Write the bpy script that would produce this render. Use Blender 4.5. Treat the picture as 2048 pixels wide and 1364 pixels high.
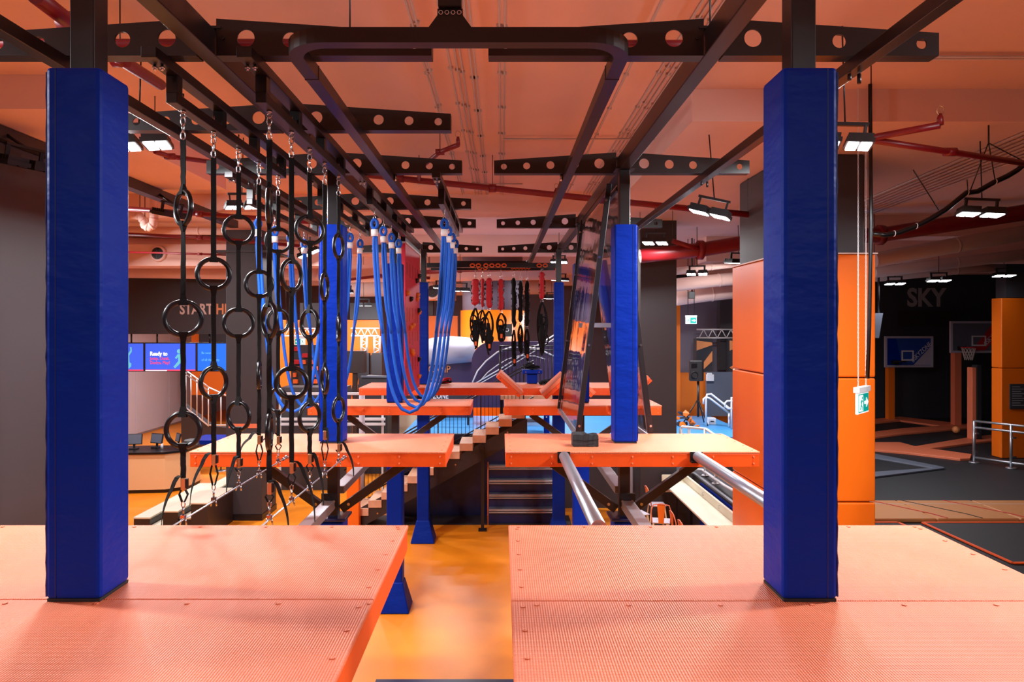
import bpy, math, random
from mathutils import Vector, Matrix
random.seed(7)
for o in list(bpy.data.objects): bpy.data.objects.remove(o)
SC = bpy.context.scene
COL = SC.collection
# ------------------------------------------------------------------ camera
F, U0, V0 = 1365.0, 1003.0, 655.0      # focal length and vanishing point in photo pixels (2048 x 1364)
CZ = 4.5                               # eye height above the floor, metres
PT = CZ - 1.2                          # top of the platforms
cam = bpy.data.cameras.new('camera'); cam.lens = 24.0; cam.sensor_width = 36.0
cam.shift_x = (1024 - U0) / 2048.0; cam.shift_y = -(682 - V0) / 2048.0
cam.clip_start = 0.05; cam.clip_end = 200
co = bpy.data.objects.new('camera', cam); COL.objects.link(co)
co.location = (0, 0, CZ); co.rotation_euler = (math.pi/2, 0, 0); SC.camera = co
# ------------------------------------------------------------------ world, exposure
w = bpy.data.worlds.new('world'); SC.world = w; w.use_nodes = True
w.node_tree.nodes['Background'].inputs[0].default_value = (0.9, 0.85, 0.95, 1)
w.node_tree.nodes['Background'].inputs[1].default_value = 0.02
vs = SC.view_settings
vs.view_transform = 'Standard'; vs.look = 'None'; vs.gamma = 1; vs.use_curve_mapping = False
vs.exposure = 0.10
LAMP_W = 115.0                         # watts per floodlight module
# ------------------------------------------------------------------ helpers
def P(u, v, Y): return Vector(((u-U0)*Y/F, Y, CZ-(v-V0)*Y/F))
def XU(u, Y): return (u-U0)*Y/F
def ZV(v, Y): return CZ-(v-V0)*Y/F
def YF(v, z=0.0): return (CZ-z)*F/(v-V0)
def lin(h):
    h = h.lstrip('#'); c = [int(h[i:i+2], 16)/255 for i in (0, 2, 4)]
    return tuple((x/12.92 if x <= .04045 else ((x+.055)/1.055)**2.4) for x in c) + (1,)
M = {}
def mat(name, col, rough=.5, metal=0., spec=.5, bump=None, var=None, emit=None, coat=0.):
    m = bpy.data.materials.new(name); m.use_nodes = True
    nt = m.node_tree; N = nt.nodes; L = nt.links; b = N['Principled BSDF']
    if isinstance(col, str): col = lin(col)
    b.inputs['Base Color'].default_value = col
    b.inputs['Roughness'].default_value = rough; b.inputs['Metallic'].default_value = metal
    b.inputs['Specular IOR Level'].default_value = spec
    b.inputs['Coat Weight'].default_value = coat
    tc = N.new('ShaderNodeTexCoord')
    if var:                               # (scale, amount): mottled colour
        nz = N.new('ShaderNodeTexNoise'); nz.inputs['Scale'].default_value = var[0]; nz.inputs['Detail'].default_value = 4
        L.new(tc.outputs['Object'], nz.inputs['Vector'])
        mr = N.new('ShaderNodeMapRange'); mr.inputs[1].default_value = .3; mr.inputs[2].default_value = .7
        mr.inputs[3].default_value = 1-var[1]; mr.inputs[4].default_value = 1+var[1]
        L.new(nz.outputs[0], mr.inputs[0])
        mx = N.new('ShaderNodeVectorMath'); mx.operation = 'SCALE'; mx.inputs[0].default_value = col[:3]
        L.new(mr.outputs[0], mx.inputs['Scale']); L.new(mx.outputs[0], b.inputs['Base Color'])
    if bump:                              # ('noise'|'dots'|'wrinkle', scale, strength, distance)
        bp = N.new('ShaderNodeBump'); bp.inputs['Strength'].default_value = bump[2]; bp.inputs['Distance'].default_value = bump[3]
        if bump[0] == 'dots':
            sp = N.new('ShaderNodeSeparateXYZ'); L.new(tc.outputs['Object'], sp.inputs[0])
            def mth(op, a, k=None):
                n = N.new('ShaderNodeMath'); n.operation = op
                if hasattr(a, 'links'): L.new(a, n.inputs[0])
                else: n.inputs[0].default_value = a
                if k is not None:
                    if hasattr(k, 'links'): L.new(k, n.inputs[1])
                    else: n.inputs[1].default_value = k
                return n.outputs[0]
            s1 = mth('SINE', mth('MULTIPLY', mth('ADD', sp.outputs[0], sp.outputs[1]), bump[1]))
            s2 = mth('SINE', mth('MULTIPLY', mth('SUBTRACT', sp.outputs[0], sp.outputs[1]), bump[1]))
            L.new(mth('MULTIPLY', s1, s2), bp.inputs['Height'])
        else:
            nz = N.new('ShaderNodeTexNoise'); nz.inputs['Scale'].default_value = bump[1]; nz.inputs['Detail'].default_value = 3
            mp = N.new('ShaderNodeMapping')
            if bump[0] == 'wrinkle': mp.inputs['Scale'].default_value = (1, 1, 2.2); mp.inputs['Rotation'].default_value = (.3, .45, 0)
            if bump[0] == 'wave': mp.inputs['Scale'].default_value = (1, 1, .25)
            L.new(tc.outputs['Object'], mp.inputs[0]); L.new(mp.outputs[0], nz.inputs['Vector']); L.new(nz.outputs[0], bp.inputs['Height'])
        L.new(bp.outputs[0], b.inputs['Normal'])
    if emit:
        b.inputs['Emission Color'].default_value = emit[0] if not isinstance(emit[0], str) else lin(emit[0])
        b.inputs['Emission Strength'].default_value = emit[1]
        m.cycles.emission_sampling = 'NONE'      # the area lamps do the lighting
    M[name] = m; return m
mat('floor_orange', (.82, .245, .008, 1), .36, bump=('noise', 6, .05, .01), var=(1.2, .10), spec=.5)
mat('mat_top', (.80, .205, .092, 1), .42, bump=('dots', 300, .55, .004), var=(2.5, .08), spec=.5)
mat('mat_edge', (.80, .085, .004, 1), .45, bump=('noise', 30, .08, .004), var=(5, .06))
mat('steel_dark', (.012, .009, .010, 1), .34, spec=.45, bump=('noise', 60, .04, .002))
mat('steel_brown', (.028, .019, .019, 1), .4, spec=.5)
mat('pad_blue', (.0012, .022, .29, 1), .46, bump=('wrinkle', 4, .45, .03), spec=.10)
mat('pad_seam', (.003, .012, .14, 1), .5)
mat('pad_black', (.012, .012, .014, 1), .7)
mat('galv', (.45, .46, .50, 1), .36, .85, bump=('noise', 14, .05, .004))
mat('chrome', (.62, .60, .62, 1), .2, 1.)
mat('brass', (.55, .32, .16, 1), .35, .9)
mat('rubber_black', (.006, .005, .006, 1), .3, spec=.42)
mat('webbing', (.005, .0045, .005, 1), .8, spec=.25, bump=('noise', 400, .3, .002))
mat('rope_blue', (.003, .085, .48, 1), .55, spec=.3, bump=('noise', 180, .4, .004))
mat('whipping', (.75, .72, .72, 1), .6)
mat('ceiling', (.82, .53, .45, 1), .8, bump=('noise', 3, .1, .02), var=(.7, .04))
mat('conduit', (.55, .42, .38, 1), .5)
mat('pipe_red', (.20, .006, .010, 1), .4)
mat('wall_dark', (.042, .035, .040, 1), .6, bump=('noise', 8, .05, .01))
mat('wall_purple', (.17, .145, .19, 1), .6)
mat('wall_light', (.55, .52, .60, 1), .5)
mat('wall_black', (.030, .030, .038, 1), .6)
mat('orange_pad', (.82, .15, .003, 1), .42, bump=('noise', 3, .06, .03))
mat('orange_wall', (.80, .17, .006, 1), .5)
mat('wood', (.74, .42, .26, 1), .4, var=(9, .10))
mat('cream', (.78, .72, .56, 1), .45)
mat('desk', (.80, .50, .26, 1), .4)
mat('navy', (.006, .010, .06, 1), .35)
mat('purple_vinyl', (.045, .025, .085, 1), .45)
mat('red_panel', (.62, .012, .04, 1), .5, bump=('noise', 5, .05, .02))
mat('yellow_hold', (.80, .25, .02, 1), .5)
mat('white_paint', (.75, .75, .78, 1), .4)
mat('blue_deck', (.06, .32, .72, 1), .4)
mat('tramp_bed', (.012, .013, .017, 1), .6)
mat('tramp_strip', (.50, .20, .06, 1), .5, bump=('wrinkle', 3, .3, .03))
mat('tramp_pad', (.75, .19, .09, 1), .5, bump=('wrinkle', 3, .3, .03))
mat('lens', (1, 1, 1, 1), .4, emit=((.92, .96, 1, 1), 14.))
mat('black_plastic', (.014, .014, .016, 1), .4)
mat('grey_panel', (.11, .125, .17, 1), .5)
mat('inflatable', (.45, .45, .55, 1), .4)
mat('red_fabric', (.50, .006, .015, 1), .65)
mat('orange_plastic', (.85, .14, .02, 1), .4)
mat('sign_green', (.0, .30, .25, 1), .4, emit=((.0, .34, .28, 1), .5))
mat('sign_white', (.85, .88, .88, 1), .4, emit=((.9, .95, .95, 1), .5))
mat('screen_blue', (.03, .08, .5, 1), .3, emit=((.045, .11, .75, 1), 1.0))
mat('screen_blue2', (.02, .12, .5, 1), .3, emit=((.01, .13, .75, 1), 1.0))
mat('screen_red', (.5, .05, .1, 1), .3, emit=((.75, .06, .12, 1), .9))
mat('screen_white', (.8, .8, .8, 1), .3, emit=((.9, .9, .95, 1), 1.2))
mat('screen_teal', (.1, .4, .45, 1), .3, emit=((.12, .45, .55, 1), .9))
mat('letter_pale', (.75, .58, .52, 1), .5)
mat('letter_orange', (.85, .30, .10, 1), .5)
mat('letter_grey', (.30, .28, .29, 1), .6)
mat('net', (.6, .55, .52, 1), .6)
mat('concrete_floor', (.05, .045, .05, 1), .6)
# clear acrylic sheet: real transparency with a wavy glossy surface
def acrylic():
    m = bpy.data.materials.new('acrylic'); m.use_nodes = True; nt = m.node_tree; N = nt.nodes; L = nt.links
    N.remove(N['Principled BSDF']); out = N['Material Output']
    tr = N.new('ShaderNodeBsdfTransparent'); tr.inputs[0].default_value = (.90, .86, .87, 1)
    gl = N.new('ShaderNodeBsdfGlossy'); gl.inputs['Roughness'].default_value = .04; gl.inputs[0].default_value = (1, 1, 1, 1)
    tc = N.new('ShaderNodeTexCoord'); mp = N.new('ShaderNodeMapping'); mp.inputs['Scale'].default_value = (1, 1, .3)
    nz = N.new('ShaderNodeTexNoise'); nz.inputs['Scale'].default_value = 2.6; nz.inputs['Detail'].default_value = 1
    bp = N.new('ShaderNodeBump'); bp.inputs['Strength'].default_value = .12; bp.inputs['Distance'].default_value = .05
    L.new(tc.outputs['Object'], mp.inputs[0]); L.new(mp.outputs[0], nz.inputs['Vector']); L.new(nz.outputs[0], bp.inputs['Height'])
    L.new(bp.outputs[0], gl.inputs['Normal'])
    fr = N.new('ShaderNodeFresnel'); fr.inputs[0].default_value = 1.5; L.new(bp.outputs[0], fr.inputs['Normal'])
    mr = N.new('ShaderNodeMath'); mr.operation = 'MULTIPLY_ADD'; mr.inputs[1].default_value = .75; mr.inputs[2].default_value = .03; mr.use_clamp = True
    L.new(fr.outputs[0], mr.inputs[0])
    mx = N.new('ShaderNodeMixShader'); L.new(mr.outputs[0], mx.inputs[0]); L.new(tr.outputs[0], mx.inputs[1]); L.new(gl.outputs[0], mx.inputs[2])
    L.new(mx.outputs[0], out.inputs[0]); M['acrylic'] = m
acrylic()
ORG = {}
def tag(o, label=None, cat=None, group=None, kind=None):
    if label: o['label'] = label
    if cat: o['category'] = cat
    if group: o['group'] = group
    if kind: o['kind'] = kind
    return o
def thing(name, label, cat, loc=(0, 0, 0), group=None):
    o = bpy.data.objects.new(name, None); COL.objects.link(o); o.location = loc; o.empty_display_size = .1
    ORG[o] = Vector(loc); return tag(o, label, cat, group)
def dup(root, loc=None, rotz=None, label=None, group=None, parent=None):
    r = root.copy(); COL.objects.link(r)
    if parent is not None: r.parent = parent
    if loc is not None: r.location = loc
    if rotz is not None: r.rotation_euler = (0, 0, rotz)
    if label: r['label'] = label
    if group: r['group'] = group
    for ch in root.children: dup(ch, parent=r)
    return r
class MB:
    def __init__(s): s.v = []; s.f = []; s.sm = []
    def face(s, idx, smooth=False): s.f.append(tuple(idx)); s.sm.append(smooth)
    def box(s, a, b, mtx=None):
        n = len(s.v); (x0, y0, z0), (x1, y1, z1) = a, b
        for p in ((x0,y0,z0),(x1,y0,z0),(x1,y1,z0),(x0,y1,z0),(x0,y0,z1),(x1,y0,z1),(x1,y1,z1),(x0,y1,z1)):
            q = Vector(p); s.v.append(mtx @ q if mtx else q)
        for f in ((0,3,2,1),(4,5,6,7),(0,1,5,4),(1,2,6,5),(2,3,7,6),(3,0,4,7)): s.face([n+i for i in f])
        return s
    def bc(s, c, d, mtx=None):
        c = Vector(c); h = Vector(d)/2; return s.box(c-h, c+h, mtx)
    def bar(s, a, b, w, h, up=(0, 0, 1)):       # box bar from a to b, w sideways, h upwards
        a, b = Vector(a), Vector(b); d = (b-a).normalized(); up = Vector(up)
        sd = d.cross(up)
        if sd.length < 1e-4: sd = d.cross(Vector((0, 1, 0)))
        sd.normalize(); up = sd.cross(d).normalized(); n = len(s.v)
        for p in (a, b):
            for i, j in ((-1,-1),(1,-1),(1,1),(-1,1)): s.v.append(p+sd*(i*w/2)+up*(j*h/2))
        for f in ((0,1,2,3),(7,6,5,4),(0,4,5,1),(1,5,6,2),(2,6,7,3),(3,7,4,0)): s.face([n+i for i in f])
        return s
    def tube(s, pts, r, seg=8, closed=False, cap=True, flat=None):
        pts = [Vector(p) for p in pts]; n0 = len(s.v); k = len(pts)
        rs = r if isinstance(r, (list, tuple)) else [r]*k
        ref = None
        for i, p in enumerate(pts):
            if closed: d = pts[(i+1) % k]-pts[i-1]
            else: d = pts[min(i+1, k-1)]-pts[max(i-1, 0)]
            d.normalize()
            if ref is None:
                ref = d.cross(Vector((0, 1, 0)))
                if ref.length < .1: ref = d.cross(Vector((1, 0, 0)))
            ref = (ref-d*ref.dot(d)).normalized(); bi = d.cross(ref)
            for j in range(seg):
                a = 2*math.pi*j/seg; s.v.append(p+(ref*math.cos(a)+bi*math.sin(a))*rs[i])
        for i in range(k if closed else k-1):
            for j in range(seg):
                a = n0+i*seg+j; b = n0+i*seg+(j+1) % seg; i2 = (i+1) % k
                s.face((a, b, n0+i2*seg+(j+1) % seg, n0+i2*seg+j), True)
        if cap and not closed:
            s.face([n0+j for j in range(seg)][::-1]); s.face([n0+(k-1)*seg+j for j in range(seg)])
        return s
    def cyl(s, a, b, r, seg=12, r2=None): return s.tube([a, b], [r, r if r2 is None else r2], seg)
    def torus(s, c, R, r, mtx=None, seg=24, ts=8, sz=1.0):   # ring in the local XZ plane, sz stretches Z
        pts = []
        for i in range(seg):
            a = 2*math.pi*i/seg; p = Vector((R*math.cos(a), 0, R*math.sin(a)*sz))
            pts.append((mtx @ p if mtx else p)+Vector(c))
        return s.tube(pts, r, ts, closed=True)
    def ribbon(s, pts, w, t, wdir):             # flat strap, wdir = a width vector or one per point
        pts = [Vector(p) for p in pts]; k = len(pts); n0 = len(s.v)
        for i, p in enumerate(pts):
            wd = Vector(wdir[i] if isinstance(wdir, list) else wdir).normalized()
            d = (pts[min(i+1, k-1)]-pts[max(i-1, 0)]).normalized(); nn = d.cross(wd)
            if nn.length < 1e-4: nn = Vector((0, 1, 0))
            nn.normalize(); ww = w[i] if isinstance(w, list) else w
            for a, b in ((-1,-1),(1,-1),(1,1),(-1,1)): s.v.append(p+wd*(a*ww/2)+nn*(b*t/2))
        for i in range(k-1):
            for j in range(4):
                s.face((n0+i*4+j, n0+i*4+(j+1) % 4, n0+i*4+4+(j+1) % 4, n0+i*4+4+j))
        s.face((n0+3, n0+2, n0+1, n0)); e = n0+4*(k-1); s.face((e, e+1, e+2, e+3)); return s
    def prism(s, poly, axis, a, b):             # polygon in the two other axes, extruded along axis from a to b
        n0 = len(s.v); k = len(poly)
        for t in (a, b):
            for p in poly:
                if axis == 'x': s.v.append(Vector((t, p[0], p[1])))
                elif axis == 'y': s.v.append(Vector((p[0], t, p[1])))
                else: s.v.append(Vector((p[0], p[1], t)))
        s.face([n0+i for i in range(k)]); s.face([n0+k+i for i in range(k)][::-1])
        for i in range(k): s.face((n0+i, n0+(i+1) % k, n0+k+(i+1) % k, n0+k+i))
        return s
    def frust(s, c0, d0, c1, d1):               # truncated pyramid between two centred rectangles
        n0 = len(s.v)
        for c, d in ((c0, d0), (c1, d1)):
            for i, j in ((-1,-1),(1,-1),(1,1),(-1,1)): s.v.append(Vector((c[0]+i*d[0]/2, c[1]+j*d[1]/2, c[2])))
        for f in ((0,3,2,1),(4,5,6,7),(0,1,5,4),(1,2,6,5),(2,3,7,6),(3,0,4,7)): s.face([n0+i for i in f])
        return s
    def build(s, name, m, parent=None, label=None, cat=None, group=None, kind=None, bevel=0, org=None):
        me = bpy.data.meshes.new(name)
        if parent is not None: o0 = ORG[parent]
        elif org is not None: o0 = Vector(org)
        else:
            xs = [p[0] for p in s.v]; ys = [p[1] for p in s.v]; zs = [p[2] for p in s.v]
            o0 = Vector(((min(xs)+max(xs))/2, (min(ys)+max(ys))/2, min(zs)))
        me.from_pydata([tuple(Vector(p)-o0) for p in s.v], [], s.f)
        me.polygons.foreach_set('use_smooth', s.sm)
        me.materials.append(M[m] if isinstance(m, str) else m); me.validate(); me.update()
        import bmesh
        bm = bmesh.new(); bm.from_mesh(me); bmesh.ops.recalc_face_normals(bm, faces=bm.faces); bm.to_mesh(me); bm.free()
        o = bpy.data.objects.new(name, me); COL.objects.link(o)
        if parent is not None: o.parent = parent
        else: o.location = o0
        ORG[o] = o0
        if bevel:
            b = o.modifiers.new('bevel', 'BEVEL'); b.width = bevel; b.segments = 2; b.limit_method = 'ANGLE'
        return tag(o, label, cat, group, kind)
def struct(name, mb, m, **k): return mb.build(name, m, kind='structure', **k)
def slab(u0, v0, u1, v1, Y, t):                 # a box whose front face covers this pixel rectangle at depth Y
    a = P(u0, v1, Y); b = P(u1, v0, Y); return MB().box((a.x, Y, a.z), (b.x, Y+t, b.z))
def text(name, body, size, loc, rot, m, parent=None, label=None, cat=None, ext=.004, sx=1., bold=0., align='LEFT'):
    c = bpy.data.curves.new(name, 'FONT'); c.body = body; c.size = size; c.extrude = ext; c.offset = bold; c.align_x = align; c.resolution_u = 3
    o = bpy.data.objects.new(name+'_tmp', c); COL.objects.link(o)
    me = bpy.data.meshes.new_from_object(o.evaluated_get(bpy.context.evaluated_depsgraph_get()))
    bpy.data.objects.remove(o); me.materials.clear(); me.materials.append(M[m])
    t = bpy.data.objects.new(name, me); COL.objects.link(t)
    t.location = Vector(loc)-(ORG[parent] if parent is not None else Vector()); t.rotation_euler = rot; t.scale = (sx, 1, 1)
    if parent is not None: t.parent = parent
    return tag(t, label, cat)
def arc(c, r, a0, a1, n, ax='xz'):
    out = []
    for i in range(n+1):
        a = a0+(a1-a0)*i/n
        out.append(Vector((c[0]+r*math.cos(a), c[1], c[2]+r*math.sin(a))) if ax == 'xz' else Vector((c[0]+r*math.cos(a), c[1]+r*math.sin(a), c[2])))
    return out
CEIL = CZ+2.78
SOF = CZ+2.40
DROPS = [(2.22, 23.7, 7.95, 19.5, SOF), (-15.2, -4.8, 7.5, 11.9, SOF), (-15.2, 2.2, 14.2, 14.9, CZ+2.4), (-15.2, 23.7, 20.5, 21.2, CZ+2.2),
         (-15.2, 23.7, 26.5, 27.2, CZ+2.1), (-15.2, 23.7, 33, 33.7, CZ+2.05), (5.4, 23.7, 14.6, 15.3, CZ+1.95), (5.4, 23.7, 18.0, 18.8, CZ+1.75)]
def CE(x, y, z=0.):                    # ceiling, soffit or downstand height over (x, y)
    return min([CEIL]+[h for a, b, c, d, h in DROPS if a-.05 <= x <= b+.05 and c-.05 <= y <= d+.05 and h > z])
# ================================================================== large lights: floodlights (lamp builder)
def flood(loc, yaw=0., tilt=(0., 0.), power=1., rod_top=None, lit=True, label=None, group='ceiling floodlights', s=1., rod_x=None):
    """twin-module floodlight: loc is the middle of its lenses"""
    r = thing('floodlight', label or 'lit twin floodlight with white lenses hung on rods below the ceiling', 'floodlight', loc, group if label is None else None)
    o = Vector(loc)
    rm = Matrix.Rotation(yaw, 4, 'Z') @ Matrix.Rotation(tilt[0], 4, 'X') @ Matrix.Rotation(tilt[1], 4, 'Y') @ Matrix.Scale(s, 4)
    mt = Matrix.Translation(o) @ rm
    for sx in (-1, 1):
        b = MB(); b.box((sx*.155-.135, -.17, .02), (sx*.155+.135, .17, .07), mt)
        for i in range(7): b.box((sx*.155-.12, -.15+i*.046, .07), (sx*.155+.12, -.128+i*.046, .12), mt)
        b.build('housing', 'black_plastic', r)
        for k in (-1, 1):
            MB().box((sx*.155+k*.062-.05, -.145, .008), (sx*.155+k*.062+.05, .145, .022), mt).build('lens', 'lens' if lit else 'black_plastic', r)
    h = MB(); h.bar(mt @ Vector((-.2, 0, .10)), mt @ Vector((-.2, 0, .24)), .05*s, .02); h.bar(mt @ Vector((.2, 0, .10)), mt @ Vector((.2, 0, .24)), .05*s, .02)
    h.bar(mt @ Vector((-.23, 0, .25)), mt @ Vector((.23, 0, .25)), .05*s, .03); h.build('bracket', 'black_plastic', r)
    top = CE(o.x, o.y, o.z) if rod_top is None else rod_top
    MB().cyl(mt @ Vector((0, 0, .25)), (o.x if rod_x is None else rod_x, o.y, top), .008 if rod_x is None else .02, 6).build('hanger_rod', 'steel_dark', r)
    if lit:
        for sx in (-1, 1):
            l = bpy.data.lights.new('flood_light', 'AREA'); l.shape = 'RECTANGLE'; l.size = .24*s; l.size_y = .28*s
            l.energy = LAMP_W*power; l.color = (.96, .97, 1.0)
            lo = bpy.data.objects.new('flood_light', l); COL.objects.link(lo)
            lo.matrix_world = rm.normalized() if False else Matrix.Translation(rm @ Vector((sx*.155, 0, .004))) @ (Matrix.Rotation(yaw, 4, 'Z') @ Matrix.Rotation(tilt[0], 4, 'X') @ Matrix.Rotation(tilt[1], 4, 'Y'))
            lo.parent = r
    return r
# in view
for u, v, Y, yaw, tl, pw, lb in (
    (284, 296, 6.3, .25, (-.02, -.12), 1.0, 'lit twin floodlight hanging close behind the near padded post on the ring side'),
    (487, 417, 10.0, .5, (-.02, -.1), 1.0, 'lit twin floodlight hanging behind the ring straps'),
    (1684, 295, 6.3, -.35, (-.02, .12), 1.0, 'lit twin floodlight hanging close behind the near padded post on the roller side'),
    (1418, 432, 8.5, -.5, (-.02, .3), .42, 'lit twin floodlight hanging beside the top of the orange padded column'),
    (1310, 488, 13.6, -.4, (-.1, .05), .35, 'lit twin floodlight hanging under the thick red pipe by the dark pillar'),
    (1960, 432, 8.8, -.3, (-.02, .1), .07, 'dim twin floodlight hanging below the black swagged cable'),
    (1394, 550, 16.3, -.3, (-.1, 0), .8, 'lit twin floodlight hanging above the small green exit sign'),
    (1790, 569, 19, -.2, (-.1, 0), .25, 'dim floodlight hanging nearest the orange padded column over the court'),
    (1878, 563, 17, -.2, (-.1, 0), .16, 'dim floodlight hanging above the SKY lettering'),
    (2008, 553, 18.3, -.2, (-.1, 0), .02, 'dim floodlight hanging beside the dull orange wall end'),
    (1118, 526, 20, -.2, (-.1, 0), .8, 'lit twin floodlight hanging behind the padded post by the harnesses')):
    flood(P(u, v, Y), yaw, tl, pw, label=lb, s=.86)
for u, v, Y in ((727, 612, 24.8), (884, 577, 23), (920, 583, 20.5), (1120, 562, 24), (1103, 598, 27), (690, 586, 24), (1476, 528, 16)):
    flood(P(u, v, Y), .3, (.1, 0), .5)
# unseen lamps beside and behind the viewer; fill lamps added on the reception side
for x, y, pw in ((-5.4, 3.7, 1.15), (5.2, 3.8, 1.4), (-3.6, -2.2, .5), (3.2, -2.2, .5), (-8.0, 12.5, .8), (-10.2, 16.3, 1.3), (-5.0, 17.8, .8), (-11.2, 25, 2.4)):
    flood((x, y, CZ+1.9), .0, (0, -.4 if x < 0 else .4), pw)
# ================================================================== room shell
YB, YE = -6.0, 40.0
struct('floor', MB().box((-15.5, YB, -.2), (24, YE, 0)), 'floor_orange')
struct('ceiling', MB().box((-15.5, YB, CEIL), (24, YE, CEIL+.3)), 'ceiling')
struct('wall_left', MB().box((-15.5, YB, 0), (-15.2, YE, CEIL)), 'wall_light')
struct('wall_right', MB().box((23.7, YB, 0), (24, YE, CEIL)), 'wall_black')
struct('wall_back', MB().box((-15.2, YE-.3, 0), (23.7, YE, CEIL)), 'wall_purple')
struct('wall_front', MB().box((-15.2, YB, 0), (23.7, YB+.3, CEIL)), 'wall_dark')
# dropped soffits and downstand beams of the ceiling
struct('trim_1', MB().box((2.22, 7.95, SOF), (23.7, 19.5, CEIL)), 'ceiling')
struct('trim_2', MB().box((-15.2, 7.5, SOF), (-4.8, 11.9, CEIL)), 'ceiling')
for i, (y, z, x0, x1) in enumerate(((14.2, 2.4, -15.2, 2.2), (20.5, 2.2, -15.2, 23.7), (26.5, 2.1, -15.2, 23.7), (33, 2.05, -15.2, 23.7))):
    struct('trim_%d' % (3+i), MB().box((x0, y, CZ+z), (x1, y+.7, CEIL)), 'ceiling')
struct('trim_7', MB().box((5.4, 14.6, CZ+1.95), (23.7, 15.3, SOF)), 'ceiling')
struct('trim_8', MB().box((5.4, 18.0, CZ+1.75), (23.7, 18.8, SOF)), 'ceiling')
# side wall beside the near left post
struct('wall_side', MB().box((-6.2, YB+.3, 0), (-6.0, 9.6, CZ+2.22)), 'wall_dark')
struct('baseboard_side', MB().box((-6.0, YB+.3, 0), (-5.98, 9.6, .15)), 'steel_dark')
# ================================================================== platforms
def platform(x0, x1, y0, y1, seams, label, screws=True, posts=()):
    r = thing('platform', label, 'platform', ((x0+x1)/2, (y0+y1)/2, PT-.15))
    t = .022; g = .006
    ys = [y0]+list(seams)+[y1]
    for a, b in zip(ys[:-1], ys[1:]):
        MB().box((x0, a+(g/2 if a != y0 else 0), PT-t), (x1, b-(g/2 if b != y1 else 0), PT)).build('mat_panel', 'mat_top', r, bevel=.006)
    e = .035; zb = PT-.15; zt = PT-t-.001
    MB().box((x0+.006, y0+.004, zb), (x1-.006, y0+e, zt)).build('fascia_board', 'mat_edge', r, bevel=.004)
    MB().box((x0+.006, y1-e, zb), (x1-.006, y1-.004, zt)).build('fascia_board', 'mat_edge', r, bevel=.004)
    MB().box((x0+.004, y0+e+.002, zb), (x0+e, y1-e-.002, zt)).build('fascia_board', 'mat_edge', r, bevel=.004)
    MB().box((x1-e, y0+e+.002, zb), (x1-.004, y1-e-.002, zt)).build('fascia_board', 'mat_edge', r, bevel=.004)
    MB().box((x0+e+.002, y0+e+.002, zt-.06), (x1-e-.002, y1-e-.002, zt-.002)).build('deck_board', 'wood', r)
    s = MB(); n = max(3, int((x1-x0)/.33))
    for i in range(n):
        x = x0+.06+(x1-x0-.12)*i/(n-1)
        for z in (PT-.05, PT-.115): s.cyl((x, y0+.004, z), (x, y0-.004, z), .009, 8)
        s.cyl((x, y1-.04, PT), (x, y1-.04, PT+.004), .011, 8)
        for ya in seams: s.cyl((x+.05, ya-.05, PT), (x+.05, ya-.05, PT+.004), .011, 8)
    m = max(2, int((y1-y0)/.22))
    for i in range(m):
        y = y0+.08+(y1-y0-.16)*i/(m-1)
        for x in (x0+.05, x1-.05): s.cyl((x, y, PT), (x, y, PT+.004), .011, 8)
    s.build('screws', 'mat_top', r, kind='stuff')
    return r
Y1, Y2a, Y2b, Y3a, Y3b, Y4a, Y4b = 4.147, 6.60, 7.73, 10.5, 11.44, 13.57, 14.9
platform(-3.06, -.565, .35, Y1, (1.9, 3.017), 'large orange dimpled platform holding the padded post beside the dark wall')
platform(.042, 2.545, .35, Y1, (1.9, 3.0), 'large orange dimpled platform holding the padded post beside the trampolines')
platform(-3.02, -.535, Y2a, Y2b, (), 'orange platform where the ring cables end')
platform(.035, 2.50, Y2a, Y2b, (), 'orange platform carrying a black foam block and two steel roller ends')
platform(-2.99, -.47, Y3a, Y3b, (), 'orange platform past the hanging blue ropes')
platform(.04, 2.47, Y3a, Y3b, (), 'orange platform past the clear acrylic sheets')
platform(-2.84, 2.4, Y4a, Y4b, (), 'long orange platform spanning both sides below the hanging harnesses')
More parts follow.
